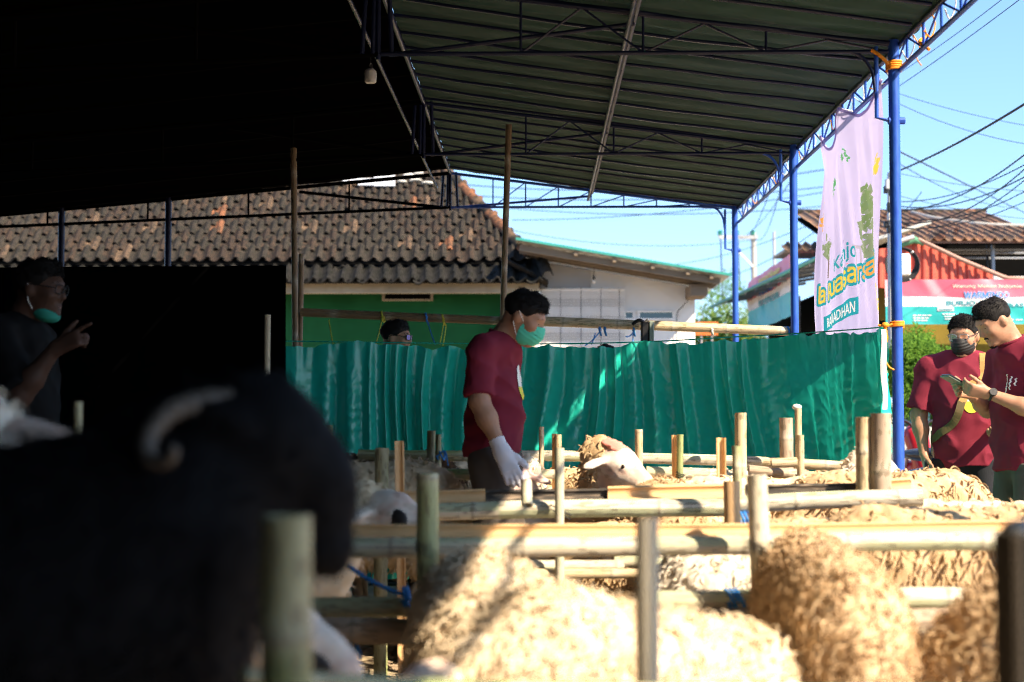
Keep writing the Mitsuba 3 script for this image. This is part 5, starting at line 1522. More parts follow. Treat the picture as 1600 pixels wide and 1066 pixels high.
    pk = rg_.choice(len(hm[1]), 1200 if res > .008 else 4200); p_ = hm[0][hm[1][pk]].mean(1); n_v = unit(tm.face_normals[pk])
    tang = unit(A(.5, 0, -.25) + .5 * rg_.normal(size=p_.shape) + n_v * A(0, 0, 0))
    d0 = unit(n_v * .55 + tang * .8); s_v = unit(np.cross(d0, n_v)); u_v = np.cross(d0, s_v)
    Lh = rg_.uniform(.010, .022, (len(p_), 1)) * np.where(p_[:, 2:] > .06, 1.5, .5)
    rg3 = [p_[:, None] - n_v[:, None] * .003 + d0[:, None] * (Lh * t)[:, None] - n_v[:, None] * (Lh * .35 * t * t)[:, None] + (.0014 * q) * (np.cos(an_)[None, :, None] * s_v[:, None] + np.sin(an_)[None, :, None] * u_v[:, None]) for t, q in ((0, 1), (.55, .9), (1, .1)) for an_ in [np.arange(3) * 2.0944]]
    V_ = np.stack(rg3, 1).reshape(-1, 3)
    tr_ = np.array([[i * 3 + j, i * 3 + (j + 1) % 3, (i + 1) * 3 + (j + 1) % 3] for i in range(2) for j in range(3)] + [[i * 3 + j, (i + 1) * 3 + (j + 1) % 3, (i + 1) * 3 + j] for i in range(2) for j in range(3)])
    hm = join([hm, (V_, (tr_[None] + (np.arange(len(p_)) * 9)[:, None, None]).reshape(-1, 3))])
    add('hair', put(put((hm[0] * HS, hm[1]), Rh, hc), RW, OW), 'hair_black', k, smooth=True)
    hh = lambda m_: put(put((np.asarray(m_[0]) * HS, m_[1]), Rh, hc), RW, OW)
    for s in (-1, 1):
        add('eye', hh(ico((.0835, s * .032, .004), (.0085, .0125, .0055), 2)), 'eye_dark', k, smooth=True)
        add('eyebrow', hh(sweep(smooth_path([(.096, s * .014, .027), (.092, s * .032, .033), (.078, s * .052, .028)], 4), .0035, 6)), 'hair_black', k, smooth=True)
    if mask in (None, 'chin'):
        add('mouth', hh(sweep(smooth_path([(.091, -.022, -.072), (.099, 0, -.0725), (.091, .022, -.072)], 4), .0028, 6)), 'lip', k, smooth=True)
    if goatee:
        add('beard', hh(nets(disp(union([ell((.082, 0, -.112), (.022, .022, .018), None, .01)]), lambda p: .008 * nse(p, A(70, 70, 50), 3)), (.04, -.05, -.15), (.12, .05, -.07), .003)), 'hair_black', k, smooth=True)
        add('moustache', hh(sweep([(.096, -.022, -.060), (.105, 0, -.052), (.096, .022, -.060)], .004, 6)), 'hair_black', k, smooth=True)
    if mask:
        mm = {'black': 'mask_black', 'chin': 'mask_shade'}.get(mask, 'mask_green')
        if mask == 'chin':
            mf = union([ell((.038, 0, -.098), (.060, .060, .040), None, .02), ell((.06, 0, -.118), (.04, .045, .022), None, .02)])
            msk = lambda p: np.maximum(mf(p), np.maximum(p[:, 2] + .082 + .35 * (p[:, 0] - .05), -.002 - p[:, 0]))
        else:
            mf = union([ell((.022, 0, -.03), (.077, .068, .092), None, .02), ell((.032, 0, -.073), (.056, .057, .048), None, .03), ell((.078, 0, -.045), (.052, .040, .058), None, .04)])
            def msk(p):
                d = mf(p) - .003 + .0016 * np.sin(p[:, 2] * 330 + p[:, 0] * 60) * np.exp(-((p[:, 2] + .055) / .035) ** 2)
                top = -.004 - .25 * (.10 - p[:, 0])
                return np.maximum(np.maximum(d, p[:, 2] - top), np.maximum(.020 - p[:, 0] + .10 * np.abs(p[:, 2] + .06), -.122 - p[:, 2]))
        km = add('face_mask', hh(nets(msk, (-.03, -.10, -.17), (.16, .10, .03), .0035)), mm, k, smooth=True)
        for s in (-1, 1):
            if mask == 'chin':
                lp_ = [[(.005, s * .060, -.09), (-.012, s * .076, -.05), (-.012, s * .09, .015)]]
            else:
                lp_ = [[(.032, s * .066, -.022), (.01, s * .081, .0), (-.012, s * .092, .022)], [(.026, s * .058, -.095), (.0, s * .076, -.06), (-.016, s * .090, -.035)]]
            for q in lp_:
                add('ear_loop', hh(sweep(smooth_path(q, 4), .0022, 6)), 'white_plastic' if mask != 'black' else 'mask_black', km, smooth=True)
    if glasses:
        gk = None
        a = np.linspace(0, 2 * np.pi, 29)
        sq = lambda a_: np.sign(np.cos(a_)) * np.abs(np.cos(a_)) ** .7
        sqs = lambda a_: np.sign(np.sin(a_)) * np.abs(np.sin(a_)) ** .7
        for s in (-1, 1):
            c_ = A(.106, s * .034, .004)
            rim = c_ + np.stack([-.006 * sq(a) * s, .026 * sq(a), .020 * sqs(a)], 1)
            if gk is None:
                gk = add('glasses', hh(sweep(smooth_path([(.112, -.009, .006), (.116, 0, .010), (.112, .009, .006)], 4), .0022, 6)), 'black_plastic', k, smooth=True)
            add('rim', hh(sweep(rim, .0024, 6, False)), 'black_plastic' if glasses != 'metal' else 'steel', gk, smooth=True)
            if glasses == 'purple' or glasses == 'metal':
                an = np.arange(24) * 2 * np.pi / 24
                v = np.vstack([c_[None], c_ + np.stack([-.006 * sq(an) * s, .0245 * sq(an), .0185 * sqs(an)], 1)])
                add('lens', hh((v, np.stack([np.zeros(24, int), np.arange(24) + 1, (np.arange(24) + 1) % 24 + 1], 1))), 'lens_purple' if glasses == 'purple' else 'lens_clear', gk)
            add('temple', hh(sweep(smooth_path([(.103, s * .060, .008), (.05, s * .082, .012), (-.012, s * .087, .012), (-.025, s * .086, -.005)], 4), .0022, 6)), 'black_plastic', gk, smooth=True)
    info = dict(k=k, RW=RW, OW=OW, D=D, shirt=shirt_f, hp=hp, Rh=Rh, hc=hc)

    def trace(p0, d_):
        p, d_ = np.array(p0, float), np.broadcast_to(unit(d_), np.shape(p0))
        for _ in range(40):
            p = p + d_ * np.clip(shirt_f(p.astype(np.float32)), -.02, .05)[:, None] * .7
        return p
    info['trace'] = trace
    return info


def decal(I, name, pts, d, faces, m, off=.004):
    """Flat print on the shirt: points sent along d until they meet it."""
    q = I['trace'](pts, d) - unit(d) * off
    return add(name, put((q, faces), I['RW'], I['OW']), m, I['k'], smooth=True)


def drop_print(I, c, h, w, d):
    """White drop with a yellow foot, printed on the chest; c is its foot."""
    n_ = 14
    for name, t0, t1, m in (('shirt_print', .38, 1.0, 'print_white2'), ('shirt_print', 0.0, .38, 'print_yellow3')):
        t = np.linspace(t0, t1, n_)
        hw = w * np.sqrt(np.clip(t, 0, 1)) * np.sqrt(np.clip(1 - t, 0, 1)) * (1.35 - .7 * t)
        u = np.linspace(-1, 1, 7)
        side = unit(np.cross(A(0, 0, 1), d))
        p = c + (t * h)[:, None, None] * A(0, 0, 1) + (hw[:, None] * u)[..., None] * side
        f = grid_faces(n_, 7)
        decal(I, name, p.reshape(-1, 3), d, f, m)


# man in the middle: side view, head bowed, right arm hanging in a white glove
q = P(776, 600, 6.2)
I = person('man in maroon T-shirt and green mask looking down at the sheep', (q[0], 6.2, 0), -.22,
           dict(pelvis=(-.02, 0, .93), belly=(-.005, 0, 1.08), chest=(-.015, 0, 1.25), neck=(.025, 0, 1.425), head=(.122, 0, 1.522), shr=(-.025, -.165, 1.375), elr=(-.02, -.215, 1.155), wrr=(.075, -.225, .955), shl=(.0, .165, 1.37), ell=(-.03, .20, 1.10), wrl=(-.02, .20, .88)),
           (0, .50, 0), 'shirt_maroon', 'trousers_grey', mask='green', hands={'r': dict(n=(-.25, .9, -.1), curl=(.22, .25, .15), spread=.12, thumb=.2), 'l': dict()}, hem=.925, res=.0055, bulk=.78)
g = union(hand_prims(I['D']['wrr'] + unit(I['D']['wrr'] - I['D']['elr']) * .012, unit(I['D']['wrr'] - I['D']['elr']), (-.25, .9, -.1), -1, (.22, .25, .15), .12, .2) + [cap(I['D']['wrr'] - unit(I['D']['wrr'] - I['D']['elr']) * .05, I['D']['wrr'] + unit(I['D']['wrr'] - I['D']['elr']) * .02, .031, .031, .02)])
d_ = unit(I['D']['wrr'] - I['D']['elr'])
gm = nets(lambda p: np.maximum(g(p) - .0035, -((p - I['D']['wrr']) @ d_) - .048), I['D']['wrr'] - .13, I['D']['wrr'] + (.19, .12, .08) - (0, 0, 0) if False else I['D']['wrr'] + .2, .0035)
gm = nets(lambda p: np.maximum(g(p) - .0035, -((p - I['D']['wrr']) @ d_) - .048), I['D']['wrr'] - (.1, .12, .26), I['D']['wrr'] + (.22, .12, .09), .0035)
add('glove', put(gm, I['RW'], I['OW']), 'glove_cotton', I['k'], smooth=True, label='white knitted cotton glove on the right hand')
drop_print(I, A(.35, -.055, 1.16), .155, .062, A(-1, .25, 0))
I1 = I
# man in the black mask
q = P(1506, 600, 8.0)
I = person('man in maroon T-shirt, black mask and glasses with one arm hanging', (q[0], 8.0, 0), -1.75,
           dict(shr=(-.01, -.185, 1.36), elr=(.0, -.245, 1.09), wrr=(.06, -.225, .875), shl=(0, .185, 1.36), ell=(.03, .235, 1.10), wrl=(.2, .16, 1.02), head=(.035, 0, 1.532)),
           (-.42, .20, 0), 'shirt_maroon', 'trousers_black', mask='black', glasses='metal', hands={'r': dict(n=(0, 1, 0), curl=(.5, .6, .5)), 'l': dict(n=(0, 0, 1), curl=(.5, .6, .4))}, hem=.80, res=.0055, bulk=.95, belly_fwd=.02)
drop_print(I, A(.4, .02, 1.10), .17, .085, A(-1, 0, 0))
# his cross-body bag: a strap over the left shoulder to a bag on the right hip
sb = thing('crossbody_bag', 'olive crossbody bag with a tan strap across the man in the black mask', 'bag')
def strap(pts, dirs, w, m, name):
    pts = smooth_path(pts, 8); dirs = smooth_path(dirs, 8)
    p = np.array([I['trace'](pts[i:i + 1], dirs[i])[0] - unit(dirs[i]) * .010 for i in range(len(pts))])
    t = unit(np.gradient(p, axis=0)); s_ = unit(np.cross(t, dirs))
    v = np.stack([p - s_ * w / 2 - unit(dirs) * .003, p + s_ * w / 2 - unit(dirs) * .003, p + s_ * w / 2 + unit(dirs) * .002, p - s_ * w / 2 + unit(dirs) * .002], 1).reshape(-1, 3)
    n_ = len(p)
    i_, j_ = np.meshgrid(np.arange(n_ - 1), np.arange(4), indexing='ij')
    f = np.stack([i_ * 4 + j_, i_ * 4 + (j_ + 1) % 4, (i_ + 1) * 4 + (j_ + 1) % 4, (i_ + 1) * 4 + j_], -1).reshape(-1, 4)
    add(name, put((v, f), I['RW'], I['OW']), m, sb)
strap([(.05, .10, 1.62), (.30, .085, 1.42), (.40, .03, 1.26), (.40, -.03, 1.16)], [(0, 0, -1), (-.8, 0, -.6), (-1, 0, 0), (-1, 0, 0)], .042, 'strap_tan', 'strap')
strap([(.40, -.03, 1.165), (.40, -.09, 1.06), (.25, -.30, .98), (.05, -.4, .95)], [(-1, 0, 0), (-1, .1, 0), (-.7, .7, 0), (-.1, 1, 0)], .042, 'strap_olive', 'lower_strap')
q2 = I['trace'](np.array([[-.12, -.5, .95]]), A(0, 1, 0))[0]
add('pouch', put(box(q2 + (0, -.045, -.02), (.20, .07, .18), None, .025), I['RW'], I['OW']), 'strap_olive', sb)
w_ = I['D']['wrr']
ph = put(box(w_ + (.05, .005, -.115), (.075, .011, .15), rot(0, -.35), .004), I['RW'], I['OW'])
k = thing('mobile_phone', 'dark phone held low in the hanging hand of the man in the black mask', 'phone')
add('body', ph, 'phone_black', k); add('case', put(box(w_ + (.05, -.0035, -.115), (.078, .008, .153), rot(0, -.35), .003), I['RW'], I['OW']), 'phone_case', k)
# man looking at his phone
q = P(1596, 600, 7.4)
I = person('man in maroon T-shirt bowing over the phone in his hands at the right edge', (q[0], 7.4, 0), math.pi + .22,
           dict(pelvis=(-.0, 0, .93), belly=(.01, 0, 1.10), chest=(-.01, 0, 1.29), neck=(.045, 0, 1.46), head=(.150, 0, 1.575), shl=(-.03, .178, 1.40), ell=(.025, .225, 1.10), wrl=(.255, .12, 1.20), shr=(.01, -.175, 1.39), elr=(.07, -.215, 1.12), wrr=(.265, -.04, 1.20)),
           (0, .58, 0), 'shirt_maroon', 'trousers_grey', goatee=True,
           hands={'l': dict(d=(.95, -.12, .20), n=(.15, -.75, .5), curl=(.55, .75, .5), thumb=.6), 'r': dict(d=(.90, .22, .15), n=(-.1, .75, .55), curl=(.5, .7, .5), thumb=.6)}, hem=.80, res=.0055, bulk=.93)
wl_, wr2 = I['D']['wrl'], I['D']['wrr']
k = thing('mobile_phone', 'phone held in both hands by the man bowing at the right edge', 'phone')
pc = A(.385, .035, 1.265)
add('body', put(box(pc, (.145, .075, .010), rot(.1, -.45, 0), .004), I['RW'], I['OW']), 'phone_black', k); add('case', put(box(pc + (.004, 0, -.008), (.149, .079, .008), rot(.1, -.45, 0), .003), I['RW'], I['OW']), 'phone_case', k)
wd = unit(wl_ - I['D']['ell'])
wc_ = wl_ - wd * .015
a_, b_ = frame_of(wd)
an = np.linspace(0, 2 * np.pi, 25)
wk = add('watch', put(sweep(wc_ + .029 * (np.cos(an)[:, None] * a_ + np.sin(an)[:, None] * b_), .007, 8, False), I['RW'], I['OW']), 'black_plastic', I['k'], smooth=True, label='black wristwatch on the left wrist')
fc_ = unit(A(0, 1, .3) - wd * (A(0, 1, .3) @ wd))
add('watch_face', put(sweep([wc_ + fc_ * .026, wc_ + fc_ * .040], .020, 16), I['RW'], I['OW']), 'black_plastic', wk, smooth=40)
for i in range(3):
    zz = np.linspace(1.20 + .02 * i, 1.30 - .01 * i, 14)
    y_ = .07 + .022 * i
    p = np.concatenate([np.stack([zz * 0 + .4, zz * 0 + y_ + dy + .003 * np.sin(zz * 300), zz], 1) for dy in (-.004, .004)])
    f = grid_faces(2, 14); decal(I, 'shirt_print', p, A(-1, 0, 0), f, 'print_white2', .004)
# man in the dark on the left
q = P(28, 600, 5.5)
I = person('man with glasses and mask under his chin pointing from the dark left', (q[0], 5.5, 0), -.12,
           dict(head=(.085, 0, 1.59), neck=(.01, 0, 1.455), chest=(0, 0, 1.29), belly=(0, 0, 1.10), shr=(-.01, -.18, 1.41), elr=(.13, -.24, 1.17), wrr=(.255, -.22, 1.345), shl=(-.02, .18, 1.41)),
           (0, .10, 0), 'shirt_black', 'trousers_black', mask='chin', glasses='dark', hands={'r': dict(d=(.75, 0, .35), n=(.2, .9, -.2), curl=(.7, .9, .7), point=True, thumb=.1), 'l': dict()}, res=.008, hem=.82, cuffs=.66, skin='skin_shade')
# people behind the curtain
q = P(617, 600, 9.25)
person('person with purple reflecting glasses looking over the green curtain', (q[0] - .03, 9.25, 0), -.25, dict(head=(.04, 0, 1.588), neck=(-.01, 0, 1.45)), (0, .05, 0), 'shirt_black', 'trousers_black', hair_style='bob', glasses='purple', res=.011)
q = P(678, 600, 9.3)
person('person behind the curtain, only a black hair tuft showing, beside purple glasses', (q[0], 9.3, -.16), 1.2, dict(), (0, .1, 0), 'shirt_black', 'trousers_black', res=.014)
q = P(946, 600, 9.1)
person('person behind the curtain whose round black crown shows under blue rope ties', (q[0], 9.1, -.125), 1.5, dict(), (0, .1, 0), 'shirt_black', 'trousers_black', res=.014)
# ------------------------------------------------------------------ sheep
def fleece_mat(name, a, b):
    mat(name, pr(proc(lambda p, n, uv: mix(a, b, ss(.3, .7, fb(p.x * 16, p.y * 16, p.z * 16)))), .95, spec=.1, sheen=.4))
fleece_mat('fleece_tan', (.55, .40, .25), (.44, .31, .175)); fleece_mat('fleece_pale', (.63, .48, .315), (.53, .375, .225)); fleece_mat('fleece_cream', (.74, .63, .47), (.64, .52, .36)); fleece_mat('fleece_white', (.78, .72, .62), (.68, .60, .48)); fleece_mat('fleece_grey', (.42, .35, .26), (.34, .28, .20)); fleece_mat('fleece_brown', (.10, .055, .03), (.07, .04, .025))
mat('face_white', pr(proc(lambda p, n, uv: mix(mix((.72, .64, .57), (.62, .45, .38), ss(.45, .7, fb(p.x * 14, p.y * 14, p.z * 14))), (.40, .30, .22), .6 * ss(.55, .75, fb(p.x * 37, p.y * 37, p.z * 37)))), .7)); mat('face_black', pr((.018, .016, .016), .7)); mat('face_grey', pr((.25, .24, .24), .7)); mat('face_pink', pr((.70, .50, .44), .7))
mat('hoof', pr((.05, .04, .035), .7)); mat('dye_red', pr((.60, .22, .18), .9)); mat('horn', pr(proc(lambda p, n, uv: mix((.15, .13, .11), (.095, .08, .068), fb(p.x * 60, p.y * 60, p.z * 60))), .5)); mat('ram_hair', pr(proc(lambda p, n, uv: mix((.004, .004, .005), (.009, .009, .011), fb(p.x * 50, p.y * 50, p.z * 20))), .75, spec=.12))

POSES = {'up': ((.50, 0, .84), (.85, 0, -.45)), 'level': ((.56, 0, .70), (.9, 0, -.35)), 'low': ((.62, 0, .42), (.6, 0, -.75)), 'down': ((.56, 0, .50), (.75, 0, -.6)), 'mid': ((.54, 0, .60), (.7, 0, -.7))}


def sheep_skin(pose, yaw=0.0):
    hp_, hd = POSES[pose]
    R = rot(yaw, math.atan2(-hd[2], hd[0])); c = A(*hp_)
    H = lambda *x: R @ A(*x) + c
    o = [ell((0, 0, .54), (.36, .15, .16), None, .06), cap((.30, 0, .58), H(-.03, 0, -.02), .11, .065, .06)]
    o += [ell(H(0, 0, 0), (.085, .062, .07), R, .03), cap(H(.03, 0, -.01), H(.15, 0, -.025), .055, .038, .04), ell(H(.165, 0, -.028), (.036, .036, .036), R, .03), cap(H(.02, 0, -.045), H(.12, 0, -.05), .04, .026, .03), cap(H(.02, 0, .035), H(.13, 0, .012), .03, .022, .03)]
    for s in (-1, 1):
        o += [ell(H(-.045, s * .105, -.02), (.024, .058, .014), R @ rot(s * .35, 0, -s * .55), .015), ell(H(.045, s * .045, .015), (.03, .018, .016), R, .015)]
        for x, fx in ((.26, .02), (-.27, -.03)):
            kx = -.03 if x < 0 else .015
            o += [cap((x, s * .10, .45), (x + kx * 1.6, s * .10, .27), .055, .028, .04), cap((x + kx * 1.6, s * .10, .27), (x, s * .10, .06), .026, .019, .02), cap((x, s * .10, .06), (x + .015, s * .10, .02), .022, .024, .012)]
    lo, hi = np.min([q.lo for q in o], 0) - .02, np.max([q.hi for q in o], 0) + .02
    uf_ = union(o)
    return nets(lambda p: uf_(p) + .005 * nse(p, A(34, 34, 34), 2) + .003 * nse(p, A(90, 90, 60), 5), lo, hi, .0085), R, c


def sheep_wool(pose, R, c, seed, cell, amp, stretch, lock, nlock, lock_r, down, curl, res=.0085):
    H = lambda *x: R @ A(*x) + c
    o = [ell((0, 0, .56), (.42, .168, .19), None, .08), ell((-.26, 0, .56), (.19, .162, .19), None, .08), ell((.24, 0, .55), (.19, .155, .19), None, .08), cap((.32, 0, .60), H(-.09, 0, -.01), .14, .068, .08), ell((-.44, 0, .50), (.05, .045, .11), None, .04)]
    for s in (-1, 1):
        o += [cap((.26, s * .10, .48), (.27, s * .10, .36), .075, .045, .05), cap((-.27, s * .10, .48), (-.29, s * .10, .36), .085, .05, .05)]
    lo, hi = np.min([q.lo for q in o], 0) - .03, np.max([q.hi for q in o], 0) + .03
    v, fc = nets(union(o), lo, hi, res)
    tm = trimesh.Trimesh(v, fc, process=False)
    n = np.array(tm.vertex_normals)
    w = v + .02 * np.stack([nse(v, A(9, 9, 9), seed + i) for i in range(3)], 1)
    st = A(1, 1, stretch)
    d = amp[0] * worley(w * st / cell[0], seed) + amp[1] * worley(w * st / cell[1] + .3 * np.stack([nse(v, A(40, 40, 40), seed + 5 + i) for i in range(3)], 1), seed + 1)
    d = d * np.clip(9 * (-.02 - (v - c) @ R[:, 0]), .05, 1)
    v = v + n * (d - .004)[:, None]
    tm = trimesh.Trimesh(v, fc, process=False)
    rg = np.random.default_rng(seed)
    ar = tm.area_faces; pk = rg.choice(len(fc), nlock, p=ar / ar.sum())
    p = v[fc[pk]].mean(1); n = unit(tm.face_normals[pk])
    ok = (p - c) @ R[:, 0] < -.04
    p, n = p[ok], n[ok]
    m = len(p)
    d0 = unit(n * .8 + rg.normal(size=(m, 3)) * .45 + A(0, 0, -down))
    sd = unit(np.cross(d0, rg.normal(size=(m, 3))))
    sd2 = np.cross(d0, sd)
    L_ = lock * rg.uniform(.6, 1.35, (m, 1)); rr = lock_r * rg.uniform(.7, 1.3, (m, 1))
    rings = []
    TT = ((0, .8), (.17, 1.0), (.34, 1.0), (.5, 1.0), (.67, .9), (.84, .7), (1.0, .3))
    for t, q in TT:
        ctr = p - n * .005 + d0 * L_ * t + A(0, 0, -1) * L_ * down * .6 * t * t + (sd * math.sin(t * curl) + sd2 * (1 - math.cos(t * curl))) * L_ * .23
        an = np.arange(4) * 2 * np.pi / 4
        rings.append(ctr[:, None] + (rr * q)[:, None] * (np.cos(an)[None, :, None] * sd[:, None] + np.sin(an)[None, :, None] * sd2[:, None]))
    V = np.stack(rings, 1).reshape(-1, 3)
    i_, j_ = np.meshgrid(np.arange(6), np.arange(4), indexing='ij')
    q = np.stack([i_ * 4 + j_, i_ * 4 + (j_ + 1) % 4, (i_ + 1) * 4 + (j_ + 1) % 4, (i_ + 1) * 4 + j_], -1).reshape(-1, 4)
    tr = np.vstack([q[:, [0, 1, 2]], q[:, [0, 2, 3]], [[24, 25, 26], [24, 26, 27]]])
    F = (tr[None] + (np.arange(m) * 28)[:, None, None]).reshape(-1, 3)
    return join([(v, fc), (V, F)])


def worley(p, seed):
    """Rounded lumps with creases between them, about 0 to 1."""
    i = np.floor(p).astype(np.int64)
    best = np.full(len(p), 9.0)
    for a in (-1, 0, 1):
        for b in (-1, 0, 1):
            for c in (-1, 0, 1):
                j = i + [a, b, c]
                h = (j[:, 0] * 374761393 + j[:, 1] * 668265263 + j[:, 2] * 2147483647 + seed * 144665) & 0xFFFFFFFF
                h = ((h ^ (h >> 13)) * 1274126177) & 0xFFFFFFFF
                h = h ^ (h >> 16)
                q = j + np.stack([(h & 0x3FF) / 1023., ((h >> 10) & 0x3FF) / 1023., ((h >> 20) & 0x3FF) / 1023.], 1)
                best = np.minimum(best, ((q - p) ** 2).sum(1))
    return np.clip(1 - best, 0, 1)


SKINS, WOOLS = {}, {}
WT = {'rope': dict(cell=(.05, .022), amp=(.018, .008), stretch=.4, lock=.042, nlock=3600, lock_r=.0040, down=1.0, curl=3.5),
      'curl': dict(cell=(.032, .014), amp=(.014, .006), stretch=.8, lock=.026, nlock=2600, lock_r=.0034, down=.4, curl=5.0),
      'puff': dict(cell=(.045, .017), amp=(.018, .007), stretch=.8, lock=.028, nlock=2600, lock_r=.0036, down=.5, curl=4.5)}
WT['near_curl'] = {**WT['curl'], 'res': .006, 'nlock': 6000, 'lock_r': .0027, 'lock': .032, 'curl': 6.5, 'amp': (.013, .006)}
WT['near_puff'] = {**WT['puff'], 'res': .0065, 'nlock': 6000, 'lock_r': .0027, 'lock': .034, 'curl': 6.0, 'cell': (.040, .015), 'amp': (.014, .006)}



def sheep(label, x, y, z, yaw, pose, wool, fleece, face, s=1.0, group='sheep in the bamboo pens', patch=False, dye=False, hyaw=0.0, pitch=0.0, wide=1.0):
    k = thing('sheep', label, 'sheep', group)
    sk = (pose, hyaw)
    if sk not in SKINS:
        m, R, c = sheep_skin(pose, hyaw)
        SKINS[sk] = (mikit.ply(m, None, smooth=True), R, c)
    d, R, c = SKINS[sk]
    if (sk, wool) not in WOOLS:
        WOOLS[(sk, wool)] = mikit.ply(sheep_wool(pose, R, c, len(WOOLS) * 7 + 3, **WT[wool]), None, smooth=True)
    tw = T().translate([float(x), float(y), float(z)]).rotate([0, 0, 1], math.degrees(yaw)).rotate([0, 1, 0], pitch).scale([s, s * wide, s])
    rf = lambda m: {'type': 'ref', 'id': m}
    shape({**d, 'bsdf': rf(face), 'to_world': tw}, 'body', k)
    shape({**WOOLS[(sk, wool)], 'bsdf': rf(fleece), 'to_world': tw}, 'fleece', k)
    for sgn in (-1, 1):
        add('eye', ico(R @ A(.052, sgn * .056, .018) + c, (.012, .009, .010), 2), 'eye_dark', k, smooth=True, tw=tw)
        add('nostril', ico(R @ A(.193, sgn * .016, -.022) + c, (.007, .005, .004), 1), 'eye_dark', k, tw=tw)
    add('mouth', sweep([R @ A(.15, -.034, -.05) + c, R @ A(.192, 0, -.047) + c, R @ A(.15, .034, -.05) + c], .003, 6), 'eye_dark', k, tw=tw)
    if patch:
        v, f = ico((0, 0, 0), (.034, .016, .030), 3)
        add('eye_patch', (v @ R.T + (R @ A(.058, -.049, .012) + c), f), 'face_black', k, smooth=True, tw=tw, label='black patch round the eye')
        v, f = ico((0, 0, 0), (.05, .016, .018), 3)
        add('cheek_patch', (v @ R.T + (R @ A(.10, -.040, -.015) + c), f), 'face_black', k, smooth=True, tw=tw, label='black patch on the cheek')
    if dye:
        v, f = ico((0, 0, 0), (.06, .05, .016), 3)
        v = v + .016 * (meshkit.noise(v * 60, 3)[:, None] - .5)
        add('dye_mark', (v @ R.T + (R @ A(-.045, 0, .058) + c), f), 'dye_red', k, smooth=True, tw=tw, label='red dye on the crown')
    return k


def at_back(px, py, Y, top=.785, s=1.0):
    """Where a sheep stands whose back top shows at this pixel: x and ground offset."""
    q = P(px, py, Y)
    return q[0], q[2] - top * s


def shp(label, px, py, Y, yaw, pose, wool, fleece, face, s=1.0, **kw):
    q = P(px, py, Y)
    x, s = q[0], float(np.clip(q[2] / .785, .74, 1.24))     # the size that puts its feet on the ground
    sheep(label, x, Y, 0.0, yaw, pose, wool, fleece, face, s, **kw)


PI = math.pi
shp('big near pale sheep with its long back along the bottom edge of the picture', 950, 932, 2.95, PI + .55, 'down', 'near_puff', 'fleece_cream', 'face_white', .84, pitch=-13)
shp('cream sheep just behind the big near one, right of the olive post', 762, 868, 3.45, PI / 2 + .08, 'down', 'near_curl', 'fleece_cream', 'face_pink', .92)
shp('tan sheep standing rump on in front of the pale post at the right', 1290, 838, 3.45, PI / 2 - .03, 'down', 'near_curl', 'fleece_pale', 'face_white', .92, wide=.74)
shp('tan curly sheep at the right edge with its head lowered to the left', 1915, 850, 3.05, PI - .12, 'low', 'near_curl', 'fleece_tan', 'face_white', 1.05, pitch=8)
shp('grey faced sheep lying low between the rump and the lowered curly sheep', 1460, 975, 3.3, PI / 2 + .5, 'down', 'curl', 'fleece_grey', 'face_grey', .85)
shp('white faced sheep with a black eye patch behind the second fence', 325, 757, 4.75, -.10, 'level', 'curl', 'fleece_cream', 'face_white', 1.05, patch=True, hyaw=-.4)
shp('white headed sheep at the lower left with a black muzzle under the low rails', -90, 893, 2.6, -.05, 'level', 'curl', 'fleece_white', 'face_white', 1.0, patch=True)
shp('long tan sheep standing side on behind the second fence at the right', 1492, 782, 4.6, .08, 'level', 'rope', 'fleece_tan', 'face_grey', 1.02)
shp('sheep with reddish loose curls left of the long tan sheep', 1345, 800, 4.85, PI + .4, 'down', 'rope', 'fleece_tan', 'face_pink', .9)
shp('white sheep with its back just above the second fence', 1228, 818, 4.75, .2, 'down', 'puff', 'fleece_white', 'face_white', .85)
shp('brownish sheep bending behind the third fence', 1050, 812, 5.5, PI, 'low', 'rope', 'fleece_tan', 'face_white', .95)
shp('ewe with red dye on its raised white head in front of the curtain', 935, 738, 6.62, -1.45, 'up', 'puff', 'fleece_tan', 'face_white', .93, dye=True, hyaw=.85)
shp('tan rump beside the ewe with the red dye', 1005, 738, 6.15, PI / 2 + .3, 'down', 'puff', 'fleece_tan', 'face_white', .9)
shp('white and pink eared sheep right of the gloved hand', 858, 760, 6.75, -1.9, 'up', 'curl', 'fleece_white', 'face_pink', .93, hyaw=-.2)
shp('tan sheep far back, left of the white eared one', 812, 728, 7.35, .3, 'down', 'puff', 'fleece_tan', 'face_pink', .9)
shp('sheep with long rope like locks below the fat bamboo post', 1195, 738, 6.05, .25, 'down', 'rope', 'fleece_cream', 'face_white', .92)
shp('white headed sheep between the thin stakes and the curtain', 1210, 752, 6.75, -.5, 'up', 'curl', 'fleece_white', 'face_white', .98, hyaw=-.3)
shp('sheep with shaggy locks left of the two fat posts', 1330, 733, 6.5, PI * .8, 'down', 'rope', 'fleece_tan', 'face_white', .95)
shp('shaggy sheep right of the fat posts in front of the man in the black mask', 1395, 729, 6.05, PI + .5, 'down', 'rope', 'fleece_tan', 'face_white', .92)
shp('tan sheep behind the long side on sheep at the right edge', 1545, 775, 5.35, .0, 'level', 'rope', 'fleece_cream', 'face_grey', .98)
shp('pale sheep lying far back behind the fourth fence', 1120, 728, 7.6, .1, 'down', 'puff', 'fleece_white', 'face_white', .9)
shp('shaggy dim sheep behind the green stakes left of the standing man', 660, 705, 7.3, PI, 'down', 'rope', 'fleece_cream', 'face_white', .95)
shp('dim tan sheep left of the fat green stake', 545, 712, 6.35, PI + .2, 'down', 'curl', 'fleece_cream', 'face_white', .95)
shp('dark brown sheep half hidden behind the muzzle of the ram', 560, 702, 7.0, .4, 'down', 'curl', 'fleece_brown', 'face_black', .9)
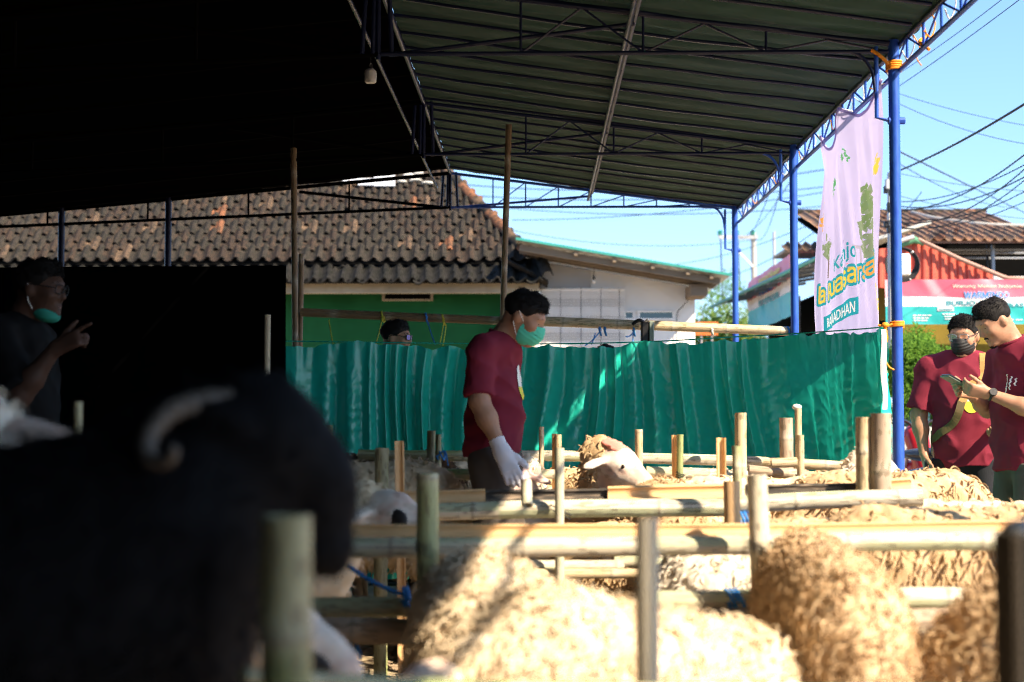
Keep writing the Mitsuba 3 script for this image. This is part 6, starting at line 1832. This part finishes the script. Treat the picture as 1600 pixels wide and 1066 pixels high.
shp('white sheep whose pale muzzle comes in from the left edge', -485, 795, 2.45, .0, 'up', 'curl', 'fleece_white', 'face_white', 1.12)

# the black ram in the foreground
ram = thing('ram', 'black ram with a curled pale horn looming out of focus at the lower left', 'ram')
YR_ = 1.9
def rp(px, py, dy=0.0):
    return P(px, py, YR_) + A(0, dy, 0)
o = [cap(rp(398, 672), rp(440, 708), .056, .058, .05), cap(rp(430, 698), rp(492, 768), .056, .047, .04), cap(rp(495, 750), rp(510, 850), .048, .034, .035), cap(rp(452, 745), rp(497, 845), .042, .024, .035), ell(rp(512, 866), (.028, .03, .03), None, .02),
     cap(rp(385, 690), rp(255, 830), .085, .135, .06), cap(rp(255, 840), rp(60, 960), .15, .20, .08), cap(rp(60, 960), rp(-420, 1020, .15), .21, .23, .1), cap(rp(200, 1000), rp(240, 1220), .16, .12, .08), cap(rp(-420, 1020, .15), rp(-700, 1060, .2), .23, .22, .1)]
for s in (-1, 1):
    o += [ell(rp(372, 655, s * .085), (.045, .018, .020), rot(0, .5, 0), .02), ell(rp(470, 700, s * .045), (.02, .016, .018), None, .02)]
for x, dy in ((210, -.09), (210, .09), (-640, -.0), (-640, .3)):
    q = rp(x, 1150, dy)
    o += [cap(q, (q[0], q[1], .3), .07, .035, .05), cap((q[0], q[1], .3), (q[0] + .01, q[1], .03), .033, .026, .03)]
uf = union(o)
m = nets(lambda p: uf(p) + .006 * nse(p, A(30, 30, 12), 3), np.min([q.lo for q in o], 0) - .03, np.max([q.hi for q in o], 0) + .03, .008)
add('body', m, 'ram_hair', ram, smooth=True)
tm = trimesh.Trimesh(*m, process=False)
rg = np.random.default_rng(4)
ar = tm.area_faces; pk = rg.choice(len(m[1]), 9000, p=ar / ar.sum())
p_ = m[0][m[1][pk]].mean(1); n_v = unit(tm.face_normals[pk])
d0 = unit(n_v * .5 + A(-.6, 0, -.5) + .5 * rg.normal(size=p_.shape)); s_v = unit(np.cross(d0, n_v)); u_v = np.cross(d0, s_v)
Lh = rg.uniform(.02, .05, (9000, 1)) * np.where(p_[:, :1] > rp(360, 700)[0], .4, 1)
an_ = np.arange(3) * 2.0944
rg3 = [p_[:, None] + d0[:, None] * (Lh * t)[:, None] + (.0016 * q_) * (np.cos(an_)[None, :, None] * s_v[:, None] + np.sin(an_)[None, :, None] * u_v[:, None]) for t, q_ in ((0, 1), (.6, .8), (1, .1))]
tr_ = np.array([[i * 3 + j, i * 3 + (j + 1) % 3, (i + 1) * 3 + (j + 1) % 3] for i in range(2) for j in range(3)] + [[i * 3 + j, (i + 1) * 3 + (j + 1) % 3, (i + 1) * 3 + j] for i in range(2) for j in range(3)])
add('coat_hair', (np.stack(rg3, 1).reshape(-1, 3), (tr_[None] + (np.arange(9000) * 9)[:, None, None]).reshape(-1, 3)), 'ram_hair', ram, smooth=True, kind='stuff')
for s in (-1, 1):
    hp_ = smooth_path([rp(392, 632, s * .045), rp(345, 628, s * .075), rp(296, 645, s * .105), rp(271, 685, s * .125), rp(282, 715, s * .14), rp(312, 712, s * .155), rp(322, 694, s * .165)], 6)
    v, f = sweep(hp_, np.linspace(.018, .007, len(hp_)) * (1 + .11 * np.sin(np.arange(len(hp_)) * 2.4)), 12)
    add('horn', (v, f), 'horn', ram, smooth=True)
    add('eye', ico(rp(474, 698, s * .058), (.011, .008, .011), 2), 'eye_dark', ram, smooth=True)
    add('nostril', ico(rp(531, 852, s * .014), (.006, .006, .008), 1), 'dark', ram)
tf_m = nets(disp(union([cap(rp(405, 622), rp(425, 612), .03, .028, .03)]), lambda p: .014 * nse(p, A(60, 60, 60), 2)), rp(400, 620) - .07, rp(425, 612) + .07, .006)
add('forelock', tf_m, 'ram_hair', ram, smooth=True)
